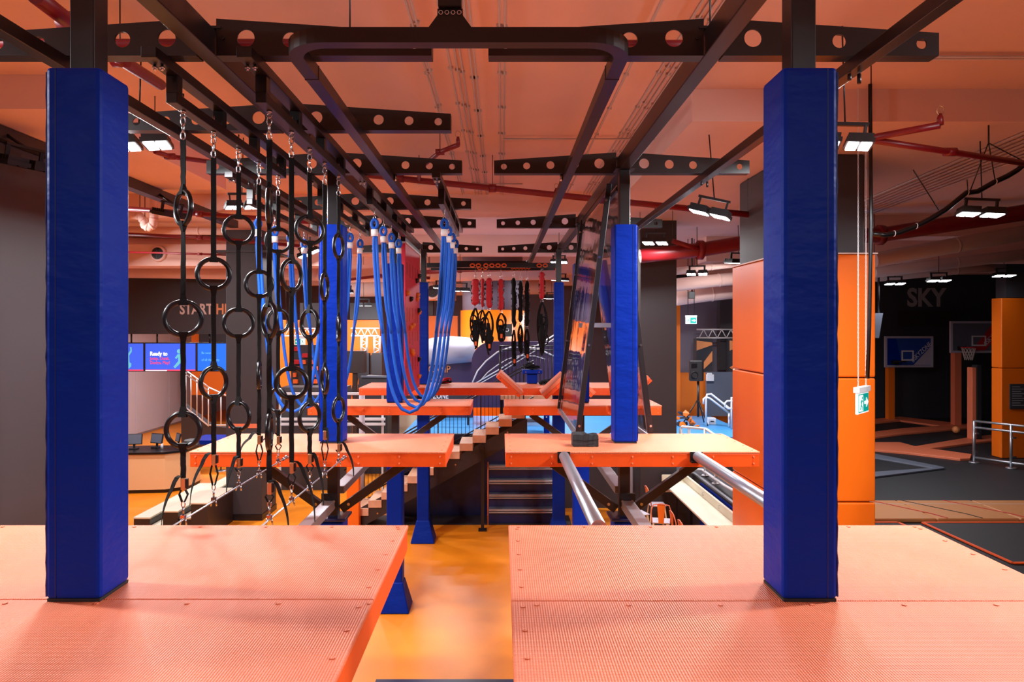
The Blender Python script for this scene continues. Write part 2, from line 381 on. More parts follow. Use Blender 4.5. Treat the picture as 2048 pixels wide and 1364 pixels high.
# ================================================================== padded posts
def post(x, y, label, pad_h, low_top=None, boot=True, side=1, pw=.24, base=True):
    r = thing('padded_post', label, 'post', (x, y, 0))
    zt = CZ+1.65
    MB().box((x-.055, y-.055, PT+.001), (x+.055, y+.055, zt)).build('steel_post', 'steel_dark', r, bevel=.006)
    p = MB().box((x-pw/2, y-pw/2, PT+.012), (x+pw/2, y+pw/2, PT+pad_h)); p = p.build('pad', 'pad_blue', r, bevel=.018)
    s = MB(); s.box((x-side*(pw/2-.045)-.002, y-pw/2-.002, PT+.02), (x-side*(pw/2-.045)+.002, y-pw/2+.004, PT+pad_h-.01)).build('stitched_seam', 'pad_seam', p)
    s = MB(); k = 46; xs = -side*(pw/2)
    pts = [(x+xs-side*.003+random.uniform(-.003, .003), y-pw/2+.03, PT+.02+(pad_h-.04)*i/k) for i in range(k+1)]
    s.ribbon(pts, .035, .006, (0, 1, 0)).build('closing_flap', 'pad_seam', p)
    MB().box((x-pw/2+.005, y-pw/2+.005, PT+.001), (x+pw/2-.005, y+pw/2-.005, PT+.014)).build('pad_foot', 'pad_black', p)
    # below the platform
    lt = CZ-2.0 if low_top is None else low_top
    MB().box((x-.055, y-.055, .02), (x+.055, y+.055, PT-.16)).build('steel_post', 'steel_brown', r, bevel=.006)
    MB().box((x-.125, y-.125, .40), (x+.125, y+.125, lt)).build('lower_pad', 'pad_blue', r, bevel=.02)
    if boot: MB().frust((x, y, .002), (.50, .50), (x, y, .46), (.27, .27)).build('boot_pad', 'pad_blue', r, bevel=.02)
    if base: MB().box((x-.16, y-.16, lt), (x+.16, y+.16, lt+.03)).build('pad_collar', 'navy', r, bevel=.01)
    return r
NX = [(-1.872, 3.10), (1.349, 3.10)]
post(-1.872, 3.10, 'thick blue padded post standing on the platform beside the dark wall', 2.34, side=1)
post(1.349, 3.10, 'thick blue padded post standing on the platform beside the trampolines', 2.34, side=-1)
post(-1.765, 7.18, 'blue padded post rising behind the hanging rings', 2.27, side=1)
post(1.288, 7.18, 'blue padded post beside the black foam block and acrylic sheets', 2.27, side=-1)
post(-1.70, 10.95, 'blue padded post behind the looped blue ropes', 2.22, side=1)
post(1.27, 10.95, 'blue padded post behind the clear acrylic sheets', 2.22, side=-1)
post(-1.645, 14.42, 'blue padded post at the end of the red climbing panel', 2.15, low_top=PT-.17, side=1, pw=.2, base=False)
post(1.205, 14.42, 'blue padded post beside the hanging harnesses', 2.15, low_top=PT-.17, side=-1, pw=.2, base=False)
# knee braces and lower beams under the platforms
def brace(a, b, label):
    r = thing('knee_brace', label, 'brace', a)
    MB().bar(a, b, .07, .09).build('brace_bar', 'steel_brown', r, bevel=.004)
    d = (Vector(b)-Vector(a)).normalized(); q = Vector(a)+d*.1
    MB().cyl((q.x, q.y-.035, q.z), (q.x, q.y-.05, q.z), .016, 8).build('bolt', 'chrome', r)
side_word = {-1: 'ring-side', 1: 'roller-side'}
for (px, py, nm) in ((-1.765, 7.18, 'the post behind the hanging rings'), (1.288, 7.18, 'the post by the black foam block'), (-1.70, 10.95, 'the post behind the looped ropes'), (1.27, 10.95, 'the post behind the acrylic sheets')):
    for sx in (-1, 1):
        wd = 'wall-side' if (sx < 0) == (px < 0) else 'gap-side'
        wd = {'wall-side': 'outer', 'gap-side': 'inner'}[wd]
        brace((px+sx*.09, py-.02, CZ-1.90), (px+sx*.80, py-.02, PT-.19), '%s dark steel brace under the platform from %s' % (wd, nm))
for x in (-1.765, 1.288):
    nm = 'rings' if x < 0 else 'rollers'
    r = thing('lower_beam', 'galvanised beam running low beneath the %s' % nm, 'beam', (x, 5.2, CZ-1.86))
    MB().box((x-.06, 3.25, CZ-1.86), (x+.06, 6.98, CZ-1.77)).build('beam', 'galv', r, bevel=.005)
    MB().box((x-.08, 6.99, CZ-1.92), (x+.08, 7.01, CZ-1.70)).build('end_plate', 'steel_dark', r)
    for dx in (-.05, .05):
        for dz in (-.03, .03): MB().cyl((x+dx, 6.99, CZ-1.81+dz), (x+dx, 6.97, CZ-1.81+dz), .014, 8).build('bolt', 'brass', r)
    nm = 'looped blue ropes' if x < 0 else 'acrylic sheets'
    MB().box((x-.06, 7.4, CZ-1.80), (x+.06, 10.72, CZ-1.72)).build('lower_beam', 'galv', None, 'galvanised beam running low beneath the %s' % nm, 'beam', bevel=.005)
# ================================================================== overhead steel
for x, nm in ((-1.795, 'ring rails'), (1.29, 'rollers and acrylic sheets')):
    r = thing('main_beam', 'heavy dark box beam over the posts above the %s' % nm, 'beam', (x, 8, CZ+1.65))
    MB().box((x-.055, 1.2, CZ+1.655), (x+.055, 16.0, CZ+1.81)).build('box_beam', 'steel_dark', r, bevel=.006)
    for y in (3.10, 7.18, 10.95, 14.42):
        MB().box((x-.10, y-.10, CZ+1.652), (x+.10, y+.10, CZ+1.668)).build('cap_plate', 'steel_dark', r)
for x, nm in ((-2.67, 'beyond the ring rails'), (2.17, 'beyond the rollers')):
    r = thing('outer_rail', 'dark square rail under the perforated arm tips %s' % nm, 'rail', (x, 6, CZ+1.57))
    MB().box((x-.042, .8, CZ+1.565), (x+.042, 11.9, CZ+1.645)).build('rail_tube', 'steel_dark', r, bevel=.005)
    for y in (4.2, 7.3, 11.3):
        b = MB(); b.cyl((x+.03, y, CZ+1.56), (x+.03, y, CZ+1.50), .012, 8); b.cyl((x-.03, y, CZ+1.56), (x-.03, y, CZ+1.52), .012, 8)
        b.build('clamp_bolt', 'steel_dark', r)
def holed_arm(xc, y, sgn, zb):
    b = MB(); bounds = [.06, .38, .635, .89, 1.145, 1.36]; cent = [.24, .51, .765, 1.02, 1.265]
    h = lambda x: .205-(.205-.115)*x/1.36
    t = .012
    for i, c in enumerate(cent):
        x0, x1 = bounds[i], bounds[i+1]; hz = h(c)/2; rr = .054-.022*(c-.24)/1.025
        corners = [(x0, 0), (x1, 0), (x1, h(x1)), (x0, h(x0))]
        ang = sorted(set([round(2*math.pi*k/20, 5) for k in range(20)]+[round(math.atan2(cz-hz, cx-c) % (2*math.pi), 5) for cx, cz in corners]))
        inn, out = [], []
        for a in ang:
            dx, dz = math.cos(a), math.sin(a); best = 9e9
            for j in range(4):
                (ax, az), (bx, bz) = corners[j], corners[(j+1) % 4]
                ex, ez = bx-ax, bz-az; den = dx*ez-dz*ex
                if abs(den) < 1e-9: continue
                tt = ((ax-c)*ez-(az-hz)*ex)/den; ss = ((ax-c)*dz-(az-hz)*dx)/den
                if tt > 0 and -1e-4 <= ss <= 1+1e-4: best = min(best, tt)
            inn.append((c+rr*dx, hz+rr*dz)); out.append((c+best*dx, hz+best*dz))
        n = len(ang); n0 = len(b.v)
        for yy in (y, y+t):
            for q in inn+out: b.v.append(Vector((xc+sgn*q[0], yy, zb+q[1])))
        for k in range(n):
            k2 = (k+1) % n
            b.face((n0+k, n0+k2, n0+n+k2, n0+n+k)); b.face((n0+2*n+k, n0+2*n+k2, n0+3*n+k2, n0+3*n+k)[::-1])
            b.face((n0+k, n0+k2, n0+2*n+k2, n0+2*n+k))
    # flanges and end cap
    n0 = len(b.v)
    b.box((min(xc+sgn*.06, xc+sgn*1.36), y, zb-.012), (max(xc+sgn*.06, xc+sgn*1.36), y+.10, zb))
    p0, p1 = (xc+sgn*.06, h(.06)), (xc+sgn*1.36, h(1.36))
    b.prism([(p0[0], zb+p0[1]), (p1[0], zb+p1[1]), (p1[0], zb+p1[1]+.012), (p0[0], zb+p0[1]+.012)], 'y', y, y+.10)
    xe = xc+sgn*1.36; b.box((min(xe, xe+sgn*.01), y, zb-.012), (max(xe, xe+sgn*.01), y+.10, zb+h(1.36)+.012))
    return b
def holed_beam(xc, y, label):
    r = thing('perforated_beam', label, 'beam', (xc, y, CZ+1.65)); zb = CZ+1.665
    for s in (-1, 1): holed_arm(xc, y, s, zb).build('tapered_arm', 'steel_dark', r)
    b = MB(); b.box((xc-.09, y-.012, CZ+1.815), (xc+.09, y+.11, CZ+1.83)); b.build('top_plate', 'steel_dark', r)
    b = MB()
    for sx in (-1, 1): b.cyl((xc+sx*.10, y-.001, CZ+1.76), (xc+sx*.10, y-.014, CZ+1.76), .012, 8)
    b.build('bolts', 'steel_dark', r, kind='stuff'); return r
LBL = {4.15: 'over the back edge of the front %s platform', 5.72: 'over the middle of the hanging rings', 7.32: 'just behind the second %s post', 9.5: 'over the middle of the looped ropes', 11.3: 'just behind the third %s post', 15.0: 'just behind the fourth %s post'}
for xc, sd, ys in ((-1.795, 'ring-side', (4.15, 5.72, 7.32, 9.5, 11.3, 15.0)), (1.29, 'roller-side', (4.15, 7.32, 11.3, 15.0))):
    for y in ys:
        l = LBL[y]; l = l % sd if '%s' in l else l
        holed_beam(xc, y, 'dark tapered beam with round holes '+l)
# two plain cross beams carrying the harness hooks
for y, z in ((15.95, 1.40), (16.9, 1.42)):
    MB().box((-1.75, y, CZ+z), (1.30, y+.08, CZ+z+.11)).build('cross_beam', 'steel_dark', None, 'plain dark cross beam with orange loops, %s of the pair above the harnesses' % ('front' if y < 16 else 'rear'), 'beam', bevel=.005)
# U-shaped overhead track
tz0, tz1 = CZ+1.57, CZ+1.655
xl, xr, yn, yf, rc = -1.20, .70, 3.80, 17.0, .22
path = []
for (cx, cy, a0, a1) in ((xr-rc, yn+rc, -math.pi/2, 0), (xr-rc, yf-rc, 0, math.pi/2), (xl+rc, yf-rc, math.pi/2, math.pi), (xl+rc, yn+rc, math.pi, 3*math.pi/2)):
    path += [Vector((cx+rc*math.cos(a0+(a1-a0)*i/8), cy+rc*math.sin(a0+(a1-a0)*i/8), 0)) for i in range(9)]
r = thing('overhead_track', 'rounded rectangular steel track loop hung from the ceiling between the platforms', 'track', (-.26, yn, tz0))
b = MB(); k = len(path)
for i, p in enumerate(path):
    d = (path[(i+1) % k]-path[i-1]).normalized(); n = Vector((-d.y, d.x, 0))
    for a, zz in ((-.042, tz0), (.042, tz0), (.042, tz1), (-.042, tz1)): b.v.append(Vector((p.x, p.y, zz))+n*a)
for i in range(k):
    for j in range(4):
        i2 = (i+1) % k; b.face((i*4+j, i*4+(j+1) % 4, i2*4+(j+1) % 4, i2*4+j))
b.build('track_tube', 'steel_dark', r)
for x in (xl, xr):
    MB().box((x-.045, yn+.52, tz0-.003), (x+.045, yn+.53, tz1+.002)).build('joint_line', 'steel_brown', r)
xh = -.285
hp = [(xh-.125, tz1), (xh+.125, tz1), (xh+.07, tz1+.075), (xh+.07, tz1+.11), (xh-.07, tz1+.11), (xh-.07, tz1+.075)]
MB().prism(hp, 'y', yn-.02, yn+.02).build('gusset_plate', 'steel_dark', r)
for i in range(4):
    MB().torus((xh-.051+.034*i, yn-.024, tz1+.088), .011, .004, None, 12, 6).build('bolt_head', 'chrome', r)
MB().box((xh-.065, yn-.05, tz1+.111), (xh+.065, yn+.05, CEIL)).build('hanger_strut', 'steel_dark', r, bevel=.005)
for x in (xl, xr):
    MB().cyl((x+(.055 if x < 0 else -.055), 7.37, tz0+.01), (x+(.055 if x < 0 else -.055), 7.37, tz1), .014, 8).build('clamp_bolt', 'chrome', r)
# rails hung under the perforated beams
RX = {'outer': -2.07, 'inner': -1.51, 'far': -2.88, 'gap': -.69}
def hung_rail(x, y0, y1, zb, zt, w, label, clamps):
    r = thing('hung_rail', label, 'rail', (x, (y0+y1)/2, zb))
    MB().box((x-w/2, y0, zb), (x+w/2, y1, zt)).build('rail_tube', 'steel_dark', r, bevel=.004)
    for y in clamps:
        b = MB()
        for dx in (-.022, .022):
            b.cyl((x+dx, y, zb-.001), (x+dx, y, zb-.035), .009, 8); b.cyl((x+dx, y, zb-.012), (x+dx, y, zb-.022), .017, 6)
        b.build('clamp_bolts', 'chrome', r)
    return r
hung_rail(RX['outer'], 4.0, 11.45, CZ+1.585, CZ+1.650, .09, 'flat dark rail bolted under the perforated beams above the outer ring row', (4.12, 7.4))
hung_rail(RX['inner'], 4.0, 11.45, CZ+1.585, CZ+1.650, .09, 'flat dark rail bolted under the perforated beams above the inner ring row', (4.12, 7.4))
hung_rail(RX['far'], 7.2, 11.45, CZ+1.585, CZ+1.650, .09, 'short flat dark rail above the ropes on the wall side', (7.3,))
hung_rail(RX['gap'], 7.2, 11.45, CZ+1.585, CZ+1.650, .09, 'short flat dark rail above the ropes on the gap side', (7.3,))
for k in ('outer', 'inner'):
    r = hung_rail(RX[k], 4.28, 6.46, CZ+1.41, CZ+1.475, .07, 'dark box rail on drop brackets holding the %s row of ring straps' % k, ())
    for y in (4.32, 5.02, 5.72, 6.42):
        MB().box((RX[k]-.035, y-.035, CZ+1.476), (RX[k]+.035, y+.035, CZ+1.584)).build('drop_bracket', 'steel_dark', r)
for k, nm in (('far', 'wall-side ends of the first rope set'), ('outer', 'post-side ends of the first rope set'), ('inner', 'post-side ends of the second rope set'), ('gap', 'gap-side ends of the second rope set')):
    r = hung_rail(RX[k], 7.8, 10.6, CZ+1.41, CZ+1.475, .07, 'dark box rail on drop brackets holding the '+nm, ())
    for y in (7.84, 8.75, 9.66, 10.56):
        MB().box((RX[k]-.035, y-.035, CZ+1.476), (RX[k]+.035, y+.035, CZ+1.584)).build('drop_bracket', 'steel_dark', r)
# ================================================================== ring straps
def zr(v, Y): return CZ-(v-V0)*Y/F
def chain(r, x, y, ztop, n, L=.062):
    for i in range(n):
        zc = ztop-.03-i*(L-.014); m = Matrix.Rotation(math.pi/2*(i % 2), 4, 'Z')
        MB().torus((x, y, zc), .015, .0042, m, 14, 6, sz=L/2/.015*.93).build('chain_link', 'chrome', r)
    return ztop-.03-(n-1)*(L-.014)-L/2
def ring_strand(x, y, rings, vb, label, tail, twist=0.):
    ztop = CZ+1.41; r = thing('ring_strap', label, 'ring strap', (x, y, CZ-1.27), 'ring straps')
    b = MB(); b.cyl((x, y, ztop+.11), (x, y, ztop-.008), .007, 8); b.cyl((x, y, ztop-.001), (x, y, ztop-.012), .018, 8)
    b.torus((x, y, ztop-.03), .015, .005, None, 14, 6); b.build('eye_bolt', 'chrome', r)
    z = chain(r, x, y, ztop-.035, 3)
    R, q = .1085, .0165; prev = z+.004; pa = twist
    def strap(za, zb, a0, a1, w0=.030, wn=.030):
        n = 10; pts = [(x+random.uniform(-.0015, .0015), y, za+(zb-za)*i/n) for i in range(n+1)]
        wd = [Vector((math.cos(a0+(a1-a0)*i/n), math.sin(a0+(a1-a0)*i/n), 0)) for i in range(n+1)]
        MB().ribbon(pts, [w0+(wn-w0)*abs(2*i/n-1) if False else (w0 if i < n else wn) for i in range(n+1)], .007, wd).build('strap', 'webbing', r)
    for k, (v, c) in enumerate(rings):
        zc = zr(v, y); a = math.acos(min(1, c))*(1 if (k+int(x*10)) % 2 else -1)-math.atan2(x, y)
        strap(prev, zc+R-.01, pa, a*.6, .032 if k else .036, .036)
        m = Matrix.Rotation(a, 4, 'Z')
        rg = MB().torus((x, y, zc), R, q, m, 36, 10).build('ring', 'rubber_black', r)
        for s in (1, -1):
            w = MB(); mm = Matrix.Translation((x, y, zc)) @ m
            n0 = len(w.v); w.frust((0, 0, s*(R-q-.006)), (.056, 2*q+.012), (0, 0, s*(R+q+.028)), (.03, .016)); w.v = w.v[:n0]+[mm @ p for p in w.v[n0:]]
            w.build('strap_wrap', 'webbing', rg)
        prev = zc-R-.02; pa = a*.6
    zb = zr(vb, y); strap(prev, zb+.03, pa, 0, .034, .03)
    MB().bc((x+.006, y-.01, zb), (.031, .022, .08)).build('cam_buckle', 'brass', r, bevel=.006)
    bk = MB(); bk.bc((x+.026, y-.004, zb+.004), (.014, .03, .06)); bk.build('buckle_lever', 'rubber_black', r, bevel=.005)
    zs = CZ-1.25+.115; s = MB()
    for dx, e in ((-.012, -.01), (.014, .012)):
        s.ribbon([(x+dx, y, zb-.04), (x+dx*1.3+e, y, (zb+zs)/2-.01), (x+dx*.6, y, zs)], .006, .02, (1, 0, 0))
    s.build('lower_strap', 'webbing', r)
    h = MB(); h.torus((x, y, zs-.015), .012, .004, None, 12, 6, sz=1.7); h.cyl((x, y, zs-.03), (x, y, CZ-1.25+.028), .007, 8)
    h.box((x-.014, y-.014, CZ-1.25+.012), (x+.014, y+.014, CZ-1.25+.03))
    for dx in (-.013, .013): h.cyl((x+dx, y, CZ-1.25+.012), (x+dx*1.6, y, CZ-1.25-.035), .006, 6)
    h.build('cable_clamp', 'chrome', r)
    # loose tail
    tx, L = tail; n = 12; pts = []; wd = []
    for i in range(n+1):
        t = i/n; pts.append((x+tx*(1-(1-t)**2)+.008, y-.012-.03*t, zb+.045+.03*math.sin(min(1, t*3)*math.pi)-L*t**1.3)); wd.append(Vector((math.cos(t*1.1), -math.sin(t*1.1)-.3, 0)))
    MB().ribbon(pts, .038, .004, wd).build('strap_tail', 'webbing', r)
YR = (4.44, 4.91, 5.376, 5.83, 6.33)
ORD = ('first', 'second', 'third', 'fourth', 'fifth')
NUM = {2: 'two', 3: 'three'}
OUTER = [([(416, .40), (637, 1), (860, .92)], 967, (-.13, .32)), ([(548, 1), (765, .78)], 919, (-.16, .36)), ([(460, 1), (646, 1), (832, .72)], 925, (-.09, .30)),
         ([(568, 1), (751, .06)], 879, (-.15, .14)), ([(481, 1), (642, .85), (801, .68)], 880, (-.14, .05))]
INNER = [([(412, .08), (641, .38), (863, .10)], 976, (.13, .34)), ([(551, .62), (766, 1)], 935, (.17, .42)), ([(460, .95), (648, .58), (834, .70)], 917, (.11, .40)),
         ([(574, .25), (761, .22)], 870, (.03, .10)), ([(493, .38), (658, .08), (819, .45)], 895, (.14, .30))]
for nm, x, L in (('outer', RX['outer'], OUTER), ('inner', RX['inner'], INNER)):
    for i, (rg, vb, tl) in enumerate(L):
        ring_strand(x, YR[i], rg, vb, '%s black strap with %s rings in the %s row, counted from the front platform' % (ORD[i], NUM[len(rg)], nm), tl, .2*i)
for nm, x in (('outer', RX['outer']), ('inner', RX['inner'])):
    r = thing('steel_cable', 'taut steel cable anchoring the lower ends of the %s ring row' % nm, 'cable', (x, 5.4, CZ-1.25))
    MB().cyl((x, Y1+.005, CZ-1.25), (x, Y2a-.12, CZ-1.25), .0055, 8).build('wire', 'galv', r)
    b = MB(); b.cyl((x, Y2a-.13, CZ-1.25), (x, Y2a-.05, CZ-1.25), .016, 8); b.torus((x, Y2a-.03, CZ-1.25), .016, .006, None, 12, 6); b.cyl((x, Y2a-.035, CZ-1.25), (x, Y2a-.006, CZ-1.25), .01, 8)
    b.build('turnbuckle', 'chrome', r)
# ================================================================== blue rope loops
def solve_a(hw, dep):
    lo, hi = .01, 5.
    for _ in range(60):
        a = (lo+hi)/2
        if a*(math.cosh(min(hw/a, 300))-1) > dep: lo = a
        else: hi = a
    return a
def rope_loop(xa, xb, y, zt, zb, label):
    xc, hw = (xa+xb)/2, (xb-xa)/2; a = solve_a(hw, zt-zb); S = a*math.sinh(hw/a)
    r = thing('rope_loop', label, 'rope', (xc, y, zb), 'blue rope loops'); n = 44; pts = []
    for i in range(n+1):
        s = -S+2*S*i/n; xx = a*math.asinh(s/a); pts.append(Vector((xc+xx, y, zb+a*(math.cosh(xx/a)-1))))
    MB().tube(pts, .0205, 10).build('rope', 'rope_blue', r)
    for sgn, idx in ((-1, list(range(0, 13))), (1, list(range(n, n-13, -1)))):
        e = pts[idx[0]]
        tl = [pts[j]+Vector((-sgn*.004+sgn*.036*min(1, (k+1)/3)*(1 if k < 9 else (12-k)/3.5), -.012, 0)) for k, j in enumerate(idx)]
        MB().tube(tl, .018, 8).build('rope_tail', 'rope_blue', r)
        w = MB(); w.cyl((e.x+sgn*.012, y-.006, e.z-.02), (e.x+sgn*.01, y-.006, e.z-.10), .040, 12); w.build('whipping', 'whipping', r)
        MB().torus((e.x+sgn*.012, y-.006, e.z+.045), .034, .019, None, 16, 8, sz=1.5).build('eye', 'rope_blue', r)
        zz = CZ+1.41; L = (zz-(e.z+.07))/2+.012
        for i in range(2):
            m = Matrix.Rotation(math.pi/2*((i+1) % 2), 4, 'Z')
            MB().torus((e.x+sgn*.012, y-.006, zz-.012-L/2-i*(L-.012)), .016, .0045, m, 14, 6, sz=L/2/.016*.94).build('chain_link', 'chrome', r)
YRp = (8.02, 8.62, 9.25, 9.9)
for (xa, xb, nm) in ((RX['far']+.02, RX['outer']+.02, 'wall-side set'), (RX['inner']+.02, RX['gap']+.02, 'set next to the red climbing panel')):
    for i, y in enumerate(YRp):
        rope_loop(xa+.012, xb-.012, y, CZ+1.17, CZ-1.0-.01*i, '%s blue rope loop from the ring end, %s' % (ORD[i], nm))
# ================================================================== red climbing panel
r = thing('climbing_panel', 'tall red climbing panel with yellow holds behind the blue ropes', 'climbing panel', (-1.64, 12.5, CZ-1.2))
pn = MB().box((-1.70, Y3b+.06, CZ-1.17), (-1.62, Y4a-.06, CZ+1.42)).build('panel', 'red_panel', r, bevel=.006)
MB().box((-1.705, Y3b+.05, CZ+1.42), (-1.60, Y4a-.05, CZ+1.45)).build('top_edge', 'white_paint', r)
MB().box((-1.70, 11.5, CZ+1.45), (-1.62, 13.5, CZ+1.66)).build('hanger_plate', 'steel_dark', r)
for i in range(15):
    y = random.uniform(Y3b+.2, Y4a-.2); z = CZ+random.uniform(-1.0, 1.1)
    b = MB(); b.tube([(-1.622, y, z), (-1.59, y, z+.005), (-1.56, y, z+.03)], [.055, .045, .014], 8)
    b.build('climbing_hold', 'yellow_hold' if i % 3 else 'rubber_black', r)
b = MB()
for k in range(4):
    z0 = CZ+(.95, .18, -.25, -.7)[k]
    for i in range(5):
        y = Y3b+.25+i*.37; b.box((-1.622, y, z0+random.uniform(-.1, 0)), (-1.617, y+.035, z0+.17))
b.build('grip_slots', 'rubber_black', r, kind='stuff')
# ================================================================== rollers
for x, nm in ((.60, 'inner'), (1.88, 'outer')):
    r = thing('roller', '%s galvanised steel roller bridging the two roller-side platforms' % nm, 'roller', (x, 5.4, CZ-1.24))
    MB().cyl((x, Y1+.06, CZ-1.235), (x, Y2a-.07, CZ-1.235), .05, 20).build('tube', 'galv', r)
    MB().cyl((x, Y1+.008, CZ-1.235), (x, Y2a-.008, CZ-1.235), .018, 10).build('axle', 'steel_dark', r)
    b = MB(); b.box((x-.06, Y2a-.06, CZ-1.30), (x+.06, Y2a-.006, CZ-1.285)); b.box((x-.06, Y2a-.018, CZ-1.30), (x+.06, Y2a-.006, CZ-1.2)); b.build('bracket', 'steel_dark', r)
# ================================================================== acrylic squeeze sheets
r = thing('acrylic_tunnel', 'pair of clear acrylic sheets in a dark A-shaped frame beyond the foam block', 'acrylic tunnel', (1.29, 9.1, CZ-1.25))
ya, yb = 7.80, 10.42
for s, xt, xb in ((-1, 1.235, .90), (1, 1.345, 1.68)):
    for y in (ya, yb):
        MB().bar((xb+s*.03, y, CZ-1.24), (xt+s*.005, y, CZ+1.64), .04, .06 if y < 9 else .04, (1, 0, .12)).build('frame_leg', 'steel_dark', r, bevel=.004)
    n = Vector((s*2.8, 0, s*s*.33)).normalized()
    b = MB(); nx = 12
    for i in range(nx):
        y0 = ya+.05+(yb-ya-.1)*i/nx; y1 = ya+.05+(yb-ya-.1)*(i+1)/nx
        if i == 0: base = len(b.v)
    v0 = [Vector((xb, ya+.045, CZ-1.22)), Vector((xb, yb-.045, CZ-1.22)), Vector((xt, yb-.045, CZ+1.56)), Vector((xt, ya+.045, CZ+1.56))]
    b = MB(); b.v = v0+[p+n*.010 for p in v0]
    for f in ((0,1,2,3),(7,6,5,4),(0,4,5,1),(1,5,6,2),(2,6,7,3),(3,7,4,0)): b.face(f)
    b.build('acrylic_sheet', 'acrylic', r)
    MB().bar((xb+s*.02, ya+.06, CZ-1.255), (xb+s*.02, yb-.06, CZ-1.255), .04, .05).build('bottom_rail', 'galv', r)
    MB().bar((xt-s*.005, ya+.06, CZ+1.60), (xt-s*.005, yb-.06, CZ+1.60), .035, .05).build('top_rail', 'steel_dark', r)
    e = MB(); e.bar((xb-s*.006, ya+.043, CZ-1.2), (xt-s*.006, ya+.043, CZ+1.55), .012, .012, (1, 0, 0)); e.build('edge_strip', 'galv', r)
    for z in (-1.12, -.2, .8, 1.45):
        t = (z+1.2)/2.8; x = xb+(xt-xb)*t
        for y in (ya-.036, yb-.036): MB().cyl((x+s*.025, y, CZ+z), (x+s*.025, y-.012, CZ+z), .014, 8).build('bolt', 'chrome', r)
MB().box((1.02, 9.0, CZ+.0), (1.56, 9.04, CZ+.06)).build('spreader_bar', 'galv', r)
r = thing('foam_block', 'rough black foam block lying on the platform by the acrylic sheets', 'foam block', (.86, 6.93, PT))
b = MB(); k = 6
pts = []
for i in range(k+1):
    for z in (0, 1): pass
x0, x1, ya_, yb_ = XU(1145, 6.9), XU(1196, 6.9), 6.86, 7.02
rng = random.Random(3); N = 8; grid = []
for j in range(4):
    row = []
    for i in range(N+1):
        x = x0+(x1-x0)*i/N; z = PT+.004+(.118 if j in (1, 2) else 0)+(rng.uniform(-.012, .012) if j in (1, 2) else 0)
        y = (ya_, ya_+.01, yb_-.01, yb_)[j]+rng.uniform(-.006, .006); row.append(len(b.v)); b.v.append(Vector((x, y, z)))
    grid.append(row)
for j in range(3):
    for i in range(N): b.face((grid[j][i], grid[j][i+1], grid[j+1][i+1], grid[j+1][i]))
for i in range(N): b.face((grid[3][i], grid[3][i+1], grid[0][i+1], grid[0][i]))
b.face([grid[j][0] for j in range(4)]); b.face([grid[j][N] for j in range(4)][::-1])
b.build('block', 'pad_black', r); MB().ribbon([(x0+.002, ya_-.008, PT+.07), ((x0+x1)/2, ya_-.010, PT+.06), (x1-.002, ya_-.008, PT+.075)], .006, .004, (0, 0, 1)).build('crease', 'rubber_black', r)
# ================================================================== slanted step boards between the third and fourth platforms
for u, v, s, nm in ((1021, 768, 1, 'first'), (1109, 772, -1, 'second'), (1166, 768, 1, 'third'), (1276, 775, -1, 'fourth')):
    Y = 12.1; c = P(u, v, Y); c.y = 12.5
    m = Matrix.Translation(c) @ Matrix.Rotation(s*math.radians(42), 4, 'Y')
    r = thing('slanted_board', '%s tilted orange step board from the open gap, between the far platforms' % nm, 'step board', c)
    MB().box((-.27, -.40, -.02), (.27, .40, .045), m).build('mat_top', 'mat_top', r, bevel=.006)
    MB().box((-.268, -.398, -.085), (.268, .398, -.022), m).build('edge_board', 'mat_edge', r, bevel=.004)
    b = MB()
    for i in (-.2, 0, .2): b.cyl(m @ Vector((i, -.398, -.05)), m @ Vector((i, -.405, -.05)), .010, 8)
    b.build('screws', 'chrome', r, kind='stuff')
    q = m @ Vector((0, .2, -.09)); MB().bar(q, (q.x, Y4a+.02, q.z-.05), .06, .06).build('support_arm', 'steel_dark', r)
